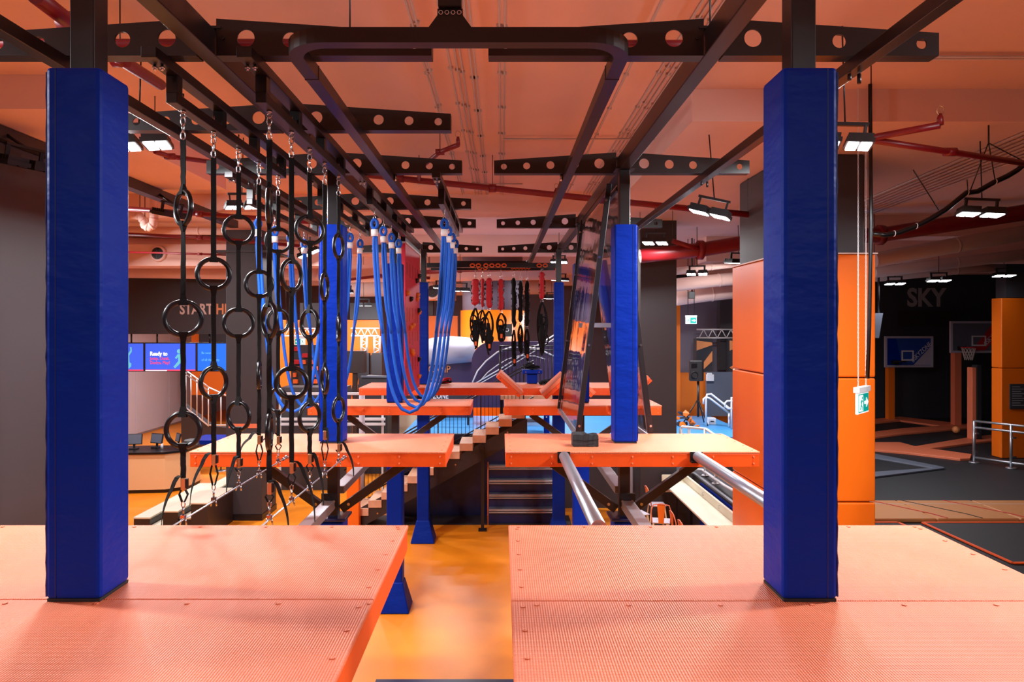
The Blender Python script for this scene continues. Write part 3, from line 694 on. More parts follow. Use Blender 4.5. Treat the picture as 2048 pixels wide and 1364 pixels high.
# ================================================================== hanging harnesses
def harness(u, Y, v0, v1, vbot, color, label, sw, seed, orange=True, sp=1.):
    rg = random.Random(seed); x = XU(u, Y); zt = CZ+1.40 if Y < 16.5 else CZ+1.42
    r = thing('bungee_harness', label, 'harness', (x, Y, ZV(vbot, Y)), 'hanging harnesses')
    za, zb, zc = ZV(v0, Y), ZV(v1, Y), ZV(vbot, Y)
    # orange loops round the beam, hook
    for dx in ((-.07, .07) if sp > .9 else (-.04, .04)): MB().torus((x+dx, Y-.056, zt+.05), .05 if sp > .9 else .031, .014 if sp > .9 else .011, None, 14, 6, sz=.7).build('sling', 'orange_plastic', r)
    h = MB(); h.cyl((x, Y, zt-.001), (x, Y, za+.10), .006, 6); h.torus((x, Y, za+.06), .022, .006, None, 12, 6, sz=1.9); h.build('carabiner', 'chrome', r)
    n = 16; pts = [(x+rg.uniform(-.012, .012), Y, za+(zb-za)*i/n) for i in range(n+1)]
    rs = [sw*(.5 if i in (0, n) else rg.uniform(.85, 1.12)) for i in range(n+1)]
    sl = MB().tube(pts, rs, 10).build('bungee_sleeve', color, r)
    f = MB()
    for i in range(26):
        t = rg.uniform(.04, .96); s = rg.choice((-1, 1)); z = za+(zb-za)*t
        f.torus((x+s*(sw+.006), Y+rg.uniform(-.03, .03), z), .012, .005, None, 8, 5, sz=1.3)
    f.build('frill', 'webbing', sl, kind='stuff')
    b = MB(); b.torus((x, Y, zb-.05), .028, .007, None, 12, 6, sz=1.6); b.build('connector', 'chrome', r)
    for k in range(4):
        w = rg.uniform(.06, .15)*sp; s = (-1, 1, -1, 1)[k]; z1 = zb-.07; z2 = zc+rg.uniform(0, .35)
        P0 = [Vector((x+s*w*math.sin(math.pi*(i/14)**.8), Y+rg.uniform(-.03, .03)+(.04 if k > 1 else -.04), z1+(z2-z1)*i/14)) for i in range(15)]
        MB().ribbon(P0, .042, .006, Vector((1, .4*s, 0))).build('harness_strap', 'webbing', r)
    for k in range(3):
        zz = zb-.25-(zb-zc-.3)*rg.uniform(.1, .85)
        MB().torus((x+rg.uniform(-.06, .06)*sp, Y-.03, zz), rg.uniform(.05, .1)*max(sp, .5), .018*max(sp, .6), Matrix.Rotation(rg.uniform(-.6, .6), 4, 'Y'), 14, 6, sz=1.5).build('leg_loop', 'webbing', r)
    pd = MB(); pd.tube([(x-.02, Y+.02, zb-.35), (x, Y, (zb-.35+zc)/2), (x+.02, Y, zc+.1)], [.04, .085*max(sp, .75), .03], 8); pd.build('waist_pad', 'webbing', r)
    if orange: MB().bc((x+.01, Y-.09, ZV(vbot-18, Y)), (.05, .02, .10)).build('buckle', 'orange_plastic', r, bevel=.006)
    return r
HN = ((951, 15.99, 558, 610, 705, 'red_fabric', 'red sleeved bungee harness with an orange buckle, at the end beside the ropes', .085, True),
      (965, 16.94, 557, 614, 690, 'red_fabric', 'short narrow red bungee harness between two wider red ones', .045, False),
      (978, 15.99, 556, 616, 710, 'red_fabric', 'red frilled bungee harness with thin straps beside the narrow red one', .075, True),
      (1002, 15.99, 558, 620, 690, 'red_fabric', 'plain red bungee harness next to the black ones', .06, True),
      (1028, 16.94, 556, 654, 740, 'webbing', 'longest black sleeved bungee harness beside the plain red one', .056, True),
      (1041, 16.94, 562, 644, 715, 'webbing', 'middle black sleeved bungee harness over the blue stand', .052, False),
      (1054, 16.94, 562, 652, 730, 'webbing', 'black sleeved bungee harness on the padded post side of the blue stand', .052, True),
      (1084, 15.99, 544, 598, 715, 'red_fabric', 'short red frilled bungee harness beside the padded post', .06, False))
for i, h in enumerate(HN): harness(h[0], h[1], h[2], h[3], h[4], h[5], h[6], h[7], i, h[8], .4 if i in (4, 5, 6) else 1.)
c = P(1064, 766, 14.6)
r = thing('padded_stand', 'small blue padded stand with harnesses heaped on it on the far platform', 'stand', (c.x, 14.6, PT))
MB().box((c.x-.11, 14.5, PT+.012), (c.x+.11, 14.7, PT+.22)).build('stand_post', 'pad_blue', r, bevel=.012)
tp = MB().box((c.x-.21, 14.4, PT+.221), (c.x+.21, 14.8, PT+.30)).build('stand_top', 'pad_blue', r, bevel=.015)
b = MB()
for dx in (-.14, .14): b.cyl((c.x+dx, 14.4, PT+.26), (c.x+dx, 14.39, PT+.26), .012, 8)
b.build('stud', 'chrome', tp)
for nm, x, y, z, lb in (('harness_heap', c.x-.01, 14.6, PT+.30, 'crumpled black harness heaped on top of the blue stand'), ('harness_heap', c.x+.26, 14.26, PT+.001, 'black harness lying on the platform beside the blue stand'), ('harness_heap', XU(885, 14.4), 14.4, PT+.001, 'red and black harness lying on the far platform behind the ropes')):
    r = thing(nm, lb, 'harness', (x, y, z)); rg = random.Random(int(x*100))
    for k in range(6):
        R_ = rg.uniform(.04, .12); rx = rg.uniform(1.0, 1.6); m = Matrix.Rotation(rg.uniform(0, 3), 4, 'Z') @ Matrix.Rotation(rx, 4, 'X')
        MB().torus((x+rg.uniform(-.08, .08), y+rg.uniform(-.06, .06), z+.016+R_*abs(math.cos(rx))+.012*k), R_, .017, m, 14, 6).build('strap_loop', 'red_fabric' if 'red' in lb and k % 2 else 'webbing', r)
    MB().tube([(x-.13, y, z+.04), (x, y-.05, z+.07), (x+.14, y, z+.04)], [.02, .045, .02], 8).build('padding', 'red_fabric' if 'red' in lb else 'webbing', r)
# ================================================================== stairs behind the far platform
SY0, SY1 = 15.25, 16.2
r = thing('staircase', 'wooden box-step staircase with dark stringers climbing beneath the far platform', 'staircase', P(738, 1016, SY0))
k0, k1 = -2, 12
def sp(k): return P(738+26*k, 1016-16.2*k, SY0)
for k in range(k0, k1+1):
    a = sp(k); z1 = a.z; z0 = max(.003, z1-.165)
    MB().box((a.x-.30, SY0-.04, z0), (a.x-.005, SY1-.06, z1)).build('step', 'wood', r, bevel=.006)
for y in (SY0, SY1-.05):
    a, b = sp(k0), sp(k1); d = .50
    zb_ = .002 if y == SY0 else .019; poly = [(a.x-.30, zb_), (a.x+.35, zb_), (b.x+.05, b.z-.55), (b.x+.05, b.z-.18), (a.x-.30, max(.1, a.z-.18))]
    MB().prism(poly, 'y', y+.008, y+.045).build('stringer', 'steel_brown', r)
b = MB()
for k in range(k0+1, k1, 2):
    a = sp(k)
    if a.z < .45: continue
    b.cyl((a.x-.1, SY0+.01, a.z-.30), (a.x-.1, SY0-.008, a.z-.30), .02, 8)
b.build('bolts', 'brass', r, kind='stuff')
q = XU(965, 15.1); MB().box((q-.035, 15.12, .03), (q+.035, 15.2, ZV(890, 15.1))).build('support_post', 'steel_dark', r)
MB().box((q-.09, 15.05, .002), (q+.09, 15.24, .03)).build('foot_plate', 'steel_dark', r)
# railing on the far side of the stairs
r = thing('stair_railing', 'dark railing of thin upright bars along the far side of the staircase', 'railing', (sp(0).x, SY1, sp(0).z))
for dz, rr in ((.12, .018), (.22, .014), (1.0, .022), (1.08, .018)):
    MB().cyl(sp(k0)+Vector((-.2, SY1-SY0+.04, dz)), sp(k1)+Vector((.25, SY1-SY0+.04, dz)), rr, 6).build('rail', 'steel_dark', r)
N = 44
for i in range(N+1):
    p = sp(k0).lerp(sp(k1), i/N)+Vector((0, SY1-SY0+.04, 0)); w = .012 if i % 11 else .028
    MB().box((p.x-w/2, p.y-w/2, p.z-.02), (p.x+w/2, p.y+w/2, p.z+1.0)).build('baluster', 'steel_dark', r)
r = thing('landing_railing', 'dark upright-bar railing on the landing behind the hanging harnesses', 'railing', P(1060, 790, 17.6))
for v in (692, 700, 786): MB().cyl(P(1000, v, 17.6), P(1112, v, 17.6), .018, 6).build('rail', 'steel_dark', r)
for i in range(15): MB().cyl(P(1000+8*i, 692, 17.6), P(1000+8*i, 788, 17.6), .012 if i % 7 else .03, 5).build('baluster', 'steel_dark', r)
MB().box((XU(1000, 17.5), 17.2, ZV(797, 17.5)), (XU(1112, 17.5), 18.2, ZV(789, 17.5))).build('landing_slab', 'wood', r)
for u in (1003, 1109): MB().box((XU(u, 17.5)-.04, 17.7, 1.785), (XU(u, 17.5)+.04, 17.78, ZV(797, 17.5))).build('post', 'steel_dark', r)
# dark wall under the stairs and chequer-plate steps
struct('wall_stair', MB().box((XU(795, 16.35), 16.3, 0), (XU(1130, 16.35), 16.42, ZV(868, 16.3))), 'navy')
r = thing('metal_steps', 'dark navy steps with shiny chequer-plate treads beside the staircase wall', 'steps', (XU(1043, 15.9), 15.9, 0))
for i, v in enumerate((1018, 989, 960, 931)):
    Y = 15.6+.16*i; z = ZV(v, Y)
    MB().box((XU(978, Y), Y, z-.02), (XU(1112, Y), 16.29, z)).build('tread', 'galv', r, bevel=.004)
    for j in (0, 1): MB().box((XU(978, Y), Y-.012, z-.05-.045*j), (XU(1112, Y), Y+.01, z-.022-.045*j)).build('nosing', 'galv', r, bevel=.004)
    MB().box((XU(978, Y), Y+.05, max(.002, z-.33)), (XU(1112, Y), Y+.07, z-.021)).build('riser', 'navy', r)
MB().cyl((XU(976, 15.5), 15.5, .02), (XU(976, 15.5), 15.5, ZV(924, 15.5)), .015, 8).build('guard_pipe', 'tramp_pad', r)
MB().box((-3.2, 15.55, .002), (1.6, 16.29, .02)).build('floor_mat', 'steel_brown', None, 'dark ribbed mat on the floor before the stair wall', 'mat')
MB().box((-1.6, 7.5, .002), (.5, YF(1360), .012)).build('floor_mat', 'navy', None, 'navy mat on the orange floor between the front platforms', 'mat')
# blue stage behind
struct('trim_stage', MB().box((XU(800, 17.0), 17.0, 0), (6.4, 21.0, 1.72)), 'wall_dark')
MB().box((XU(800, 17.0), 16.97, 1.721), (6.4, 21.0, 1.78)).build('stage_mat', 'blue_deck', None, 'light blue mat covering the raised stage behind the stairs', 'mat')
r = thing('padded_gantry', 'blue padded frame with white studs standing on the stage', 'frame', P(1100, 858, 17.4))
for u in (1088, 1106):
    p = MB().box((XU(u, 17.4), 17.4, 1.785), (XU(u+11, 17.4), 17.55, ZV(826, 17.4))).build('upright', 'pad_blue', r, bevel=.01)
    for v in (834, 846): MB().cyl(P(u+5, v, 17.4), P(u+5, v, 17.38), .02, 8).build('stud', 'white_paint', p)
MB().box((XU(1020, 17.9), 17.9, ZV(845, 17.9)), (XU(1088, 17.9), 18.1, ZV(838, 17.9))).build('rail_board', 'galv', r)
# ================================================================== far backdrop, centre
r = thing('round_column', 'fat round grey column wrapped in orange padding behind the harnesses', 'column', (XU(985, 25), 25, 0))
def lathe(c, rad, z0, z1, seg=28): return MB().tube([(c[0], c[1], z0), (c[0], c[1], z1)], rad, seg)
lathe((XU(985, 25), 25), 1.10, ZV(620, 24), CEIL).build('column_shaft', 'wall_purple', r)
lathe((XU(985, 25), 25), 1.17, .002, ZV(620, 24)-.001).build('orange_padding', 'orange_pad', r)
r2 = thing('wall_speaker', 'small grey speaker box on the orange round column', 'speaker', P(1014, 660, 23.7))
slab(1005, 648, 1024, 673, 23.55, .25).build('cabinet', 'black_plastic', r2, bevel=.01)
MB().torus(P(1014, 660, 23.53), .06, .012, None, 14, 6).build('cone', 'galv', r2)
r = thing('inflatable_tunnel', 'pale rounded inflatable tunnel beside the purple slide wall', 'inflatable', P(900, 720, 20.5))
MB().tube([P(838, 712, 21), P(870, 704, 20.8), P(905, 700, 20.6), P(950, 700, 20.6)], [.42, .44, .42, .36], 14).build('tube', 'inflatable', r)
slab(838, 716, 946, 834, 20.6, .3).build('skirt', 'purple_vinyl', r)
text('lettering', 'CAMP', .30, P(856, 745, 20.58), (math.pi/2, 0, 0), 'letter_orange', r, sx=.85)
text('lettering', 'BASS', .22, P(856, 761, 20.58), (math.pi/2, 0, 0), 'letter_orange', r, sx=.95)
slab(850, 714, 905, 717, 20.57, .02).build('stripe', 'letter_orange', r)
r = thing('slide_wall', 'dark purple slide wall with a rounded shoulder and white curved edging', 'slide', P(1010, 760, 19.5))
Yp = 19.5; cx, cz = XU(985, Yp), ZV(725, Yp); rad = 42*Yp/F
poly = [(XU(943, Yp), ZV(815, Yp))]+[(p.x, p.z) for p in arc((cx, Yp, cz), rad, math.pi, math.pi/2, 8)]+[(XU(1115, Yp), ZV(683, Yp)), (XU(1115, Yp), ZV(815, Yp))]
MB().prism(poly, 'y', Yp, Yp+.35).build('wall_panel', 'purple_vinyl', r)
for pts, rr in ((((945, 765), (955, 742), (972, 722), (995, 704), (1020, 695), (1045, 693), (1075, 697), (1108, 712)), .022), (((962, 760), (975, 745), (995, 730), (1015, 718), (1040, 711), (1070, 712), (1090, 718)), .014), (((952, 766), (1000, 738), (1060, 700), (1112, 668)), .018), (((958, 768), (1006, 741), (1066, 704), (1114, 674)), .014)):
    MB().tube([P(u, v, Yp-.06) for u, v in pts], rr, 6).build('edging_tube', 'white_paint', r)
r = thing('sign_band', 'dark sign band with white lettering under the long far platform', 'sign', P(880, 800, 19.0))
slab(835, 780, 940, 800, 19.0, .06).build('board', 'wall_black', r)
for u in (838, 936): MB().bar(P(u, 800, 19.03), (XU(u, 19.03), 19.03, 1.785), .05, .05).build('leg', 'steel_dark', r)
text('lettering', 'SKYZONE', .22, P(846, 797, 18.99), (math.pi/2, 0, 0), 'white_paint', r, sx=.72, bold=.006)
slab(836, 632, 915, 800, 28, .4).build('orange_wall', 'orange_wall', None, 'orange partition wall between the red climbing panel and the round column', 'partition')
slab(836, 598, 866, 631, 27.9, .3).build('charcoal_partition', 'wall_dark', None, 'charcoal partition above the orange partition behind the climbing panel', 'panel')
# left-centre backdrop
Yc = 27.
r = thing('orange_portal', 'orange and charcoal portal with dark header seen past the rings', 'portal', P(730, 800, Yc))
slab(560, 640, 760, 882.4, Yc, .4).build('orange_panel', 'orange_wall', r)
slab(700, 606, 757, 639, Yc-.1, .5).build('header', 'wall_black', r)
slab(600, 606, 640, 655, Yc-.1, .3).build('header', 'wall_dark', r)
MB().prism([(XU(738, Yc-.2), ZV(715, Yc)), (XU(744, Yc-.2), ZV(708, Yc)), (XU(757, Yc-.2), ZV(708, Yc)), (XU(757, Yc-.2), ZV(735, Yc)), (XU(738, Yc-.2), ZV(752, Yc))], 'y', Yc-.25, Yc-.02).build('charcoal_shape', 'wall_black', r)
for k in range(2): MB().prism([(XU(700+k*14, Yc), ZV(790, Yc)), (XU(712+k*14, Yc), ZV(745, Yc)), (XU(720+k*14, Yc), ZV(745, Yc)), (XU(708+k*14, Yc), ZV(790, Yc))], 'y', Yc-.06, Yc-.01).build('stripe', 'wall_black', r)
def truss(a, b, h, label, m='white_paint', n=8, rods=False):
    a, b = Vector(a), Vector(b); r = thing('truss', label, 'truss', a); d = (b-a).normalized(); up = Vector((0, 0, 1)) if abs(d.z) < .5 else Vector((1, 0, 0))
    for i in (0, 1):
        for j in (0, 1):
            o = up*(h*i)+Vector((0, h*j, 0)); MB().cyl(a+o, b+o, .024, 6).build('chord', m, r)
    if abs(d.z) > .5: MB().box((a.x-.08, a.y-.04, .002), (a.x+.30, a.y+.3, a.z-.001)).build('plinth', 'wall_black', r)
    if rods:
        for p in (a, b): MB().cyl((p.x, p.y+h/2, p.z+h), (p.x, p.y+h/2, CE(p.x, p.y+h/2, p.z)), .012, 6).build('hanger_rod', 'steel_dark', r)
    L = (b-a)
    for i in range(n):
        p = a+L*(i/n); q = a+L*((i+1)/n)
        MB().cyl(p+up*(h*(i % 2)), q+up*(h*((i+1) % 2)), .015, 5).build('diagonal', m, r)
truss(P(702, 672, 25.5), P(756, 672, 25.5), .28, 'white lattice truss beam in front of the orange portal')
truss(P(722, 706, 25.5), P(722, 672.6, 25.5), .2, 'white lattice truss leg nearer the ropes under the truss beam', n=5)
truss(P(748, 706, 25.5), P(748, 672.6, 25.5), .2, 'white lattice truss leg farther along the truss beam', n=5)
truss(P(570, 672, 25.5), P(640, 672, 25.5), .28, 'white lattice truss seen through the ring straps', rods=True)
slab(690, 702, 728, 746, 24.5, .5).box((XU(705, 24.6), 24.6, .002), (XU(713, 24.6), 24.8, ZV(746, 24.5))).build('kiosk_box', 'steel_brown', None, 'brown box panel in front of the orange portal', 'box')
r = thing('arcade_block', 'dark angular block with a pale top edge behind the long far platform', 'block', P(740, 800, 21))
MB().prism([(XU(712, 21), .002), (XU(716, 21), ZV(770, 21)), (XU(725, 21), ZV(754, 21)), (XU(775, 21), ZV(756, 21)), (XU(775, 21), .002)], 'y', 21, 22).build('body', 'wall_black', r)
MB().bar(P(722, 753, 20.98), P(775, 754, 20.98), .05, .05).build('top_edge', 'grey_panel', r)
r = thing('shoe_shelf', 'dark shelf unit filled with orange boxes behind the rings', 'shelf', P(620, 770, 24))
slab(582, 690, 640, 910.5, 24, .4).build('back_panel', 'wall_black', r)
rg = random.Random(5)
for i in range(6):
    for j in range(3):
        if rg.random() < .7: slab(586+j*18, 694+i*13, 586+j*18+rg.randint(5, 12), 702+i*13, 23.85, .14).build('box', 'orange_plastic' if rg.random() < .6 else 'red_fabric', r)
def exit_sign(c, w, yaw, label, arrow, rods, Ytop):
    """box header, sign plate with running figure and arrow; c = centre of plate"""
    r = thing('exit_sign', label, 'exit sign', c); m = Matrix.Translation(c) @ Matrix.Rotation(yaw, 4, 'Z') @ Matrix.Scale(w/.36, 4)
    MB().box((-.18, -.012, -.11), (.18, .012, .11), m).build('plate', 'sign_white', r)
    g = MB(); g.box((-.165, -.016, -.095), (.165, -.013, .095), m); g.build('green_field', 'sign_green', r)
    MB().box((-.19, -.03, .111), (.19, .03, .17), m).build('header', 'white_paint', r, bevel=.004)
    s = arrow; d = MB(); d.box((-s*.155 if s > 0 else .03, -.02, -.085), (-.03 if s > 0 else .155, -.017, .085), m); d.build('door_mark', 'sign_white', r)
    k = MB(); cx = -.09*s
    k.tube([m @ Vector((cx+.02*s, -.0215, .055)), m @ Vector((cx+.02*s, -.0235, .055))], .014*w/.36, 10)
    for a, b, t in (((.01, .035), (-.012, -.015), .022), ((-.012, -.015), (.02, -.04), .014), ((.02, -.04), (.012, -.075), .012), ((-.012, -.015), (-.03, -.05), .014), ((-.03, -.05), (-.05, -.06), .012), ((.008, .03), (.04, .015), .01), ((.004, .03), (-.03, .012), .01)):
        k.bar(m @ Vector((cx+a[0]*s, -.022, a[1])), m @ Vector((cx+b[0]*s, -.022, b[1])), .003, t*w/.36, m.to_3x3() @ Vector((0, 0, 1)))
    k.build('running_figure', 'sign_green', r)
    ar = MB(); pl = [(.02, -.016), (.085, -.016), (.085, -.05), (.15, 0), (.085, .05), (.085, .016), (.02, .016)]
    n0 = len(ar.v)
    for yy in (-.0205, -.017):
        for px, pz in pl: ar.v.append(m @ Vector((px*s, yy, pz)))
    n = len(pl); ar.face(range(n0, n0+n)); ar.face(range(n0+2*n-1, n0+n-1, -1))
    for i in range(n): ar.face((n0+i, n0+(i+1) % n, n0+n+(i+1) % n, n0+n+i))
    ar.build('arrow', 'sign_white', r)
    for dx in rods:
        p = m @ Vector((dx, 0, .17)); z = p.z; i = 0; top_ = CE(p.x, p.y, z)
        if Ytop == 'chain':
            h = MB()
            L = .034
            while z < top_-.02:
                h.torus((p.x, p.y, z+L/2), .006, .0022, Matrix.Rotation(math.pi/2*(i % 2), 4, 'Z'), 8, 4, sz=2.6); z += L*.82; i += 1
            h.build('chain', 'white_paint', r)
        else: MB().cyl(p, (p.x, p.y, Ytop), .01, 6).build('hanger', 'steel_dark', r)
    return r
exit_sign(P(600, 683, 22), .34, 0, 'green exit sign with an arrow and running figure hung beyond the rings', -1, (-.12, .12), CEIL)
slab(560, 775, 690, 960, 19.5, .8).build('foam_pit_edge', 'wall_dark', None, 'dark padded pit edge behind the hanging rings', 'pit edge')
r = thing('white_railing', 'white railing of three flat bars behind the ring-side platforms', 'railing', (XU(655, 18.5), 18.5, 0))
for v in (787, 838, 848): MB().box((XU(545, 18.5), 18.5, ZV(v+3, 18.5)), (XU(770, 18.5), 18.56, ZV(v-2, 18.5))).build('bar', 'white_paint', r)
for u in (556, 655, 762): MB().box((XU(u, 18.5), 18.57, .002), (XU(u+4, 18.5), 18.62, ZV(785, 18.5))).build('upright', 'white_paint', r)
slab(560, 852, 700, 979.8, 18.9, .3).build('partition', 'wall_dark', None, 'dark low partition below the white rails', 'partition')
slab(722, 800, 905, 932, 22.1, .3).build('cream_wall', 'cream', None, 'cream partition wall seen between the stair balusters', 'partition')
slab(693, 925, 718, 1065, 14.95, .2).build('orange_pad_block', 'orange_pad', None, 'tall orange padded block at the foot of the stairs', 'pad block', bevel=.02)
MB().cyl((XU(724, 16.4), 16.4, 0), (XU(724, 16.4), 16.4, 3.0), .07, 14).build('white_pipe', 'wall_light', None, 'pale upright pipe beside the orange padded block', 'pipe')
# ================================================================== reception side
cy = YF(1041)
r = thing('grey_column', 'square grey column beside the tiered cream benches', 'column', (XU(490, cy), cy, 0))
MB().box((XU(452, cy), cy, .14), (XU(524, cy), cy+1.0, CZ+2.28)).build('shaft', 'wall_dark', r, bevel=.01)
MB().box((XU(452, cy)-.012, cy-.012, .002), (XU(524, cy)+.012, cy+1.01, .139)).build('plinth', 'steel_dark', r)
for v in (856, 930): MB().box((XU(458, cy), cy-.012, ZV(v, cy)), (XU(515, cy), cy-.001, ZV(v, cy)+.10)).build('notice_strip', 'tramp_pad' if v < 900 else 'wall_purple', r)
MB().box((XU(452, cy)-.3, cy-.05, CZ+1.75), (XU(537, cy)+.1, cy+1.2, CZ+1.80)).build('cap_board', 'wall_dark', r)
Yd = YF(987)
r = thing('reception_desk', 'curved wooden reception desk with a glossy black worktop', 'desk', (XU(310, Yd), Yd, 0))
fp = [(-11.6, Yd-.15), (XU(296, Yd), Yd), (XU(328, Yd), Yd+.05), (XU(362, Yd), Yd+.45), (XU(362, Yd), Yd+1.2), (-11.6, Yd+1.0)]
MB().prism(fp, 'z', .10, 1.06).build('front_panel', 'desk', r)
MB().prism([(x+.03 if x < -11 else x-.03, y+.04) for x, y in fp], 'z', .002, .099).build('plinth', 'steel_dark', r)
MB().prism([(x, y-.05) for x, y in fp], 'z', 1.061, 1.12).build('worktop', 'rubber_black', r)
def monitor(u, v, Y, w, h, yaw, label):
    c = P(u, v, Y); c.z = 1.12; r = thing('till_monitor', label, 'monitor', c); m = Matrix.Translation(c) @ Matrix.Rotation(yaw, 4, 'Z')
    MB().box((-.11, -.09, .001), (.11, .09, .03), m).build('foot', 'black_plastic', r, bevel=.006)
    MB().bar(m @ Vector((0, .02, .03)), m @ Vector((0, .03, .16)), .05, .04).build('stand', 'black_plastic', r)
    m2 = m @ Matrix.Translation((0, 0, .12)) @ Matrix.Rotation(-.2, 4, 'X')
    s = MB().box((-w/2, -.02, 0), (w/2, .02, h), m2).build('casing', 'black_plastic', r, bevel=.006)
    MB().box((-w/2+.02, -.026, .02), (w/2-.02, -.021, h-.02), m2).build('screen', 'grey_panel', s)
monitor(268, 905, 19.0, .42, .30, .2, 'till monitor with a dark screen at the open end of the reception desk')
monitor(313, 897, 19.2, .40, .28, -.3, 'till monitor turned aside in the middle of the reception desk')
monitor(355, 897, 19.5, .3, .24, -.8, 'small tilted till monitor at the corner of the reception desk')
r = thing('sanitiser_bottle', 'small clear pump bottle on the reception desk', 'bottle', (XU(324, 19), 19, 1.12))
x = XU(324, 19); MB().tube([(x, 19, 1.121), (x, 19, 1.24), (x, 19, 1.26)], [.035, .035, .015], 10).build('body', 'white_paint', r)
MB().bar((x, 19, 1.27), (x+.05, 19, 1.27), .012, .012).build('pump', 'white_paint', r)
r = thing('office_chair', 'black swivel chair behind the reception desk', 'chair', (XU(372, 20.3), 20.3, 0)); x = XU(372, 20.3)
MB().box((x-.25, 20.1, .45), (x+.25, 20.55, .52)).build('seat', 'black_plastic', r, bevel=.03)
MB().tube([(x, 20.62, .6), (x, 20.66, .85), (x, 20.64, 1.1)], [.2, .26, .2], 12).build('backrest', 'black_plastic', r)
MB().cyl((x, 20.33, .12), (x, 20.33, .45), .03, 10).build('column', 'steel_dark', r)
for i in range(5):
    a = i*2*math.pi/5; MB().bar((x, 20.33, .1), (x+.3*math.cos(a), 20.33+.3*math.sin(a), .05), .05, .03).build('leg', 'black_plastic', r)
# menu screens
Ysn = 22.1
def screen(u0, u1, m, label):
    r = thing('menu_screen', label, 'screen', P((u0+u1)/2, 743, Ysn))
    slab(u0, 685, u1, 743, Ysn, .06).build('casing', 'black_plastic', r); slab(u0+1.5, 687, u1-1.5, 741.5, Ysn-.006, .005).build('display', m, r)
    for u in (u0+25, u1-25): MB().cyl(P(u, 685, Ysn+.03), (XU(u, Ysn+.03), Ysn+.03, ZV(668, 22)), .03, 6).build('mount_pole', 'steel_dark', r)
    return r
def figure(r, u, v, s, m):
    b = MB(); Y = Ysn-.010
    def L(a, c, t): b.bar(P(u+a[0]*s, v+a[1]*s, Y), P(u+c[0]*s, v+c[1]*s, Y), .003, t*s*Y/F)
    L((0, -6), (1, 10), 9); L((1, 10), (8, 16), 6); L((8, 16), (2, 22), 5); L((0, 9), (-7, 17), 6); L((-7, 17), (-12, 22), 5); L((3, -5), (9, -14), 4); L((9, -14), (8, -22), 3); L((-3, -5), (-9, 3), 4)
    b.cyl(P(u-1*s, v-12*s, Y+.002), P(u-1*s, v-12*s, Y-.002), 5*s*Y/F, 12); b.build('figure', m, r)
a = screen(190, 288, 'screen_blue', 'blue menu screen with a jumping figure at the padded post end of the row'); figure(a, 254, 715, .95, 'screen_teal'); slab(191, 739, 287, 742, Ysn-.011, .003).build('red_strip', 'screen_red', a)
a = screen(289.5, 392.5, 'screen_blue', 'blue menu screen reading Ready to above the reception desk'); figure(a, 360, 714, .95, 'screen_teal'); slab(291, 739, 391, 742, Ysn-.011, .003).build('red_strip', 'screen_red', a)
text('lettering', 'Ready to', .178, P(300, 711, Ysn-.01), (math.pi/2, 0, 0), 'screen_white', a, sx=.88, bold=.006, ext=.001)
text('lettering', 'Jump. Dunk.\nDodge. Play!', .139, P(300, 719.5, Ysn-.01), (math.pi/2, 0, 0), 'screen_red', a, sx=.92, bold=.003, ext=.001)
slab(291, 740.3, 334, 742, Ysn-.014, .002).build('caption', 'screen_white', a)
a = screen(394, 496, 'screen_blue2', 'blue menu screen with two short lines of text beside the grey column')
text('lettering', 'Be aware\n\nof all the safety', .112, P(403, 708, Ysn-.01), (math.pi/2, 0, 0), 'screen_teal', a, sx=.85, ext=.001)
r = thing('bulkhead', 'dark hanging bulkhead lettered START HERE above the menu screens', 'bulkhead', P(330, 668, 22))
slab(120, 545, 470, 668, 22, .35).build('panel', 'wall_dark', r)
for u in (130, 300, 362, 430, 455): MB().bar((XU(u, 22.2), 22.2, ZV(545, 22)), (XU(u, 22.2), 22.2, CEIL), .08, .08).build('hanger_post', 'steel_dark', r)
text('lettering', 'START', .47, P(359.5, 628, 21.995), (math.pi/2, 0, 0), 'letter_pale', r, sx=.78, bold=.012)
text('lettering', 'HERE', .47, P(432, 628, 21.995), (math.pi/2, 0, 0), 'letter_orange', r, sx=.78, bold=.012)
r = thing('cloth_duct', 'dark blue fabric duct hung over the bulkhead', 'duct', P(240, 527, 22.8)); pts = [P(240, 527, 22.8), P(300, 537, 22.8), P(360, 545, 22.8), P(440, 552, 22.8)]
MB().tube(pts, .3, 10).build('duct_body', 'navy', r)
for p in pts: MB().cyl(p, (p.x, p.y, CEIL), .01, 6).build('hanger_rod', 'steel_dark', r)
# pale wall panels of the reception
for i, (y0, y1) in enumerate(((22.5, 25.2), (25.22, 28.2), (28.22, 31.0), (31.02, 33.5))):
    MB().box((-15.2, y0, .1), (-15.1, y1, CZ+.9)).build('wall_panel', 'wall_light', None, '%s pale wall panel from the bulkhead behind the reception desk' % ORD[i], 'wall panel', bevel=.01)
slab(383, 668, 456, 790, 31, .3).build('orange_partition', 'orange_wall', None, 'orange partition behind the menu screens', 'partition')
slab(398, 668, 460, 686, 30.79, .2).build('dark_window', 'wall_black', None, 'dark glazed opening above the orange partition', 'opening')
r = thing('ramp_railing', 'white painted ramp railing with clear infill beside the grey column', 'railing', P(410, 860, 25)); Yq = 25
tops = [(370, 738), (410, 768), (447, 790)]; 
for dv in (0, 7): MB().cyl(P(368, 738+dv, Yq), P(418, 775+dv, Yq), .03, 8).build('rail', 'white_paint', r)
MB().cyl(P(418, 775, Yq), P(452, 791, Yq), .03, 8).build('rail', 'white_paint', r); MB().cyl(P(368, 812, Yq), P(418, 852, Yq), .03, 8).build('rail', 'white_paint', r)
MB().cyl(P(418, 850, Yq), P(452, 850, Yq), .03, 8).build('rail', 'white_paint', r)
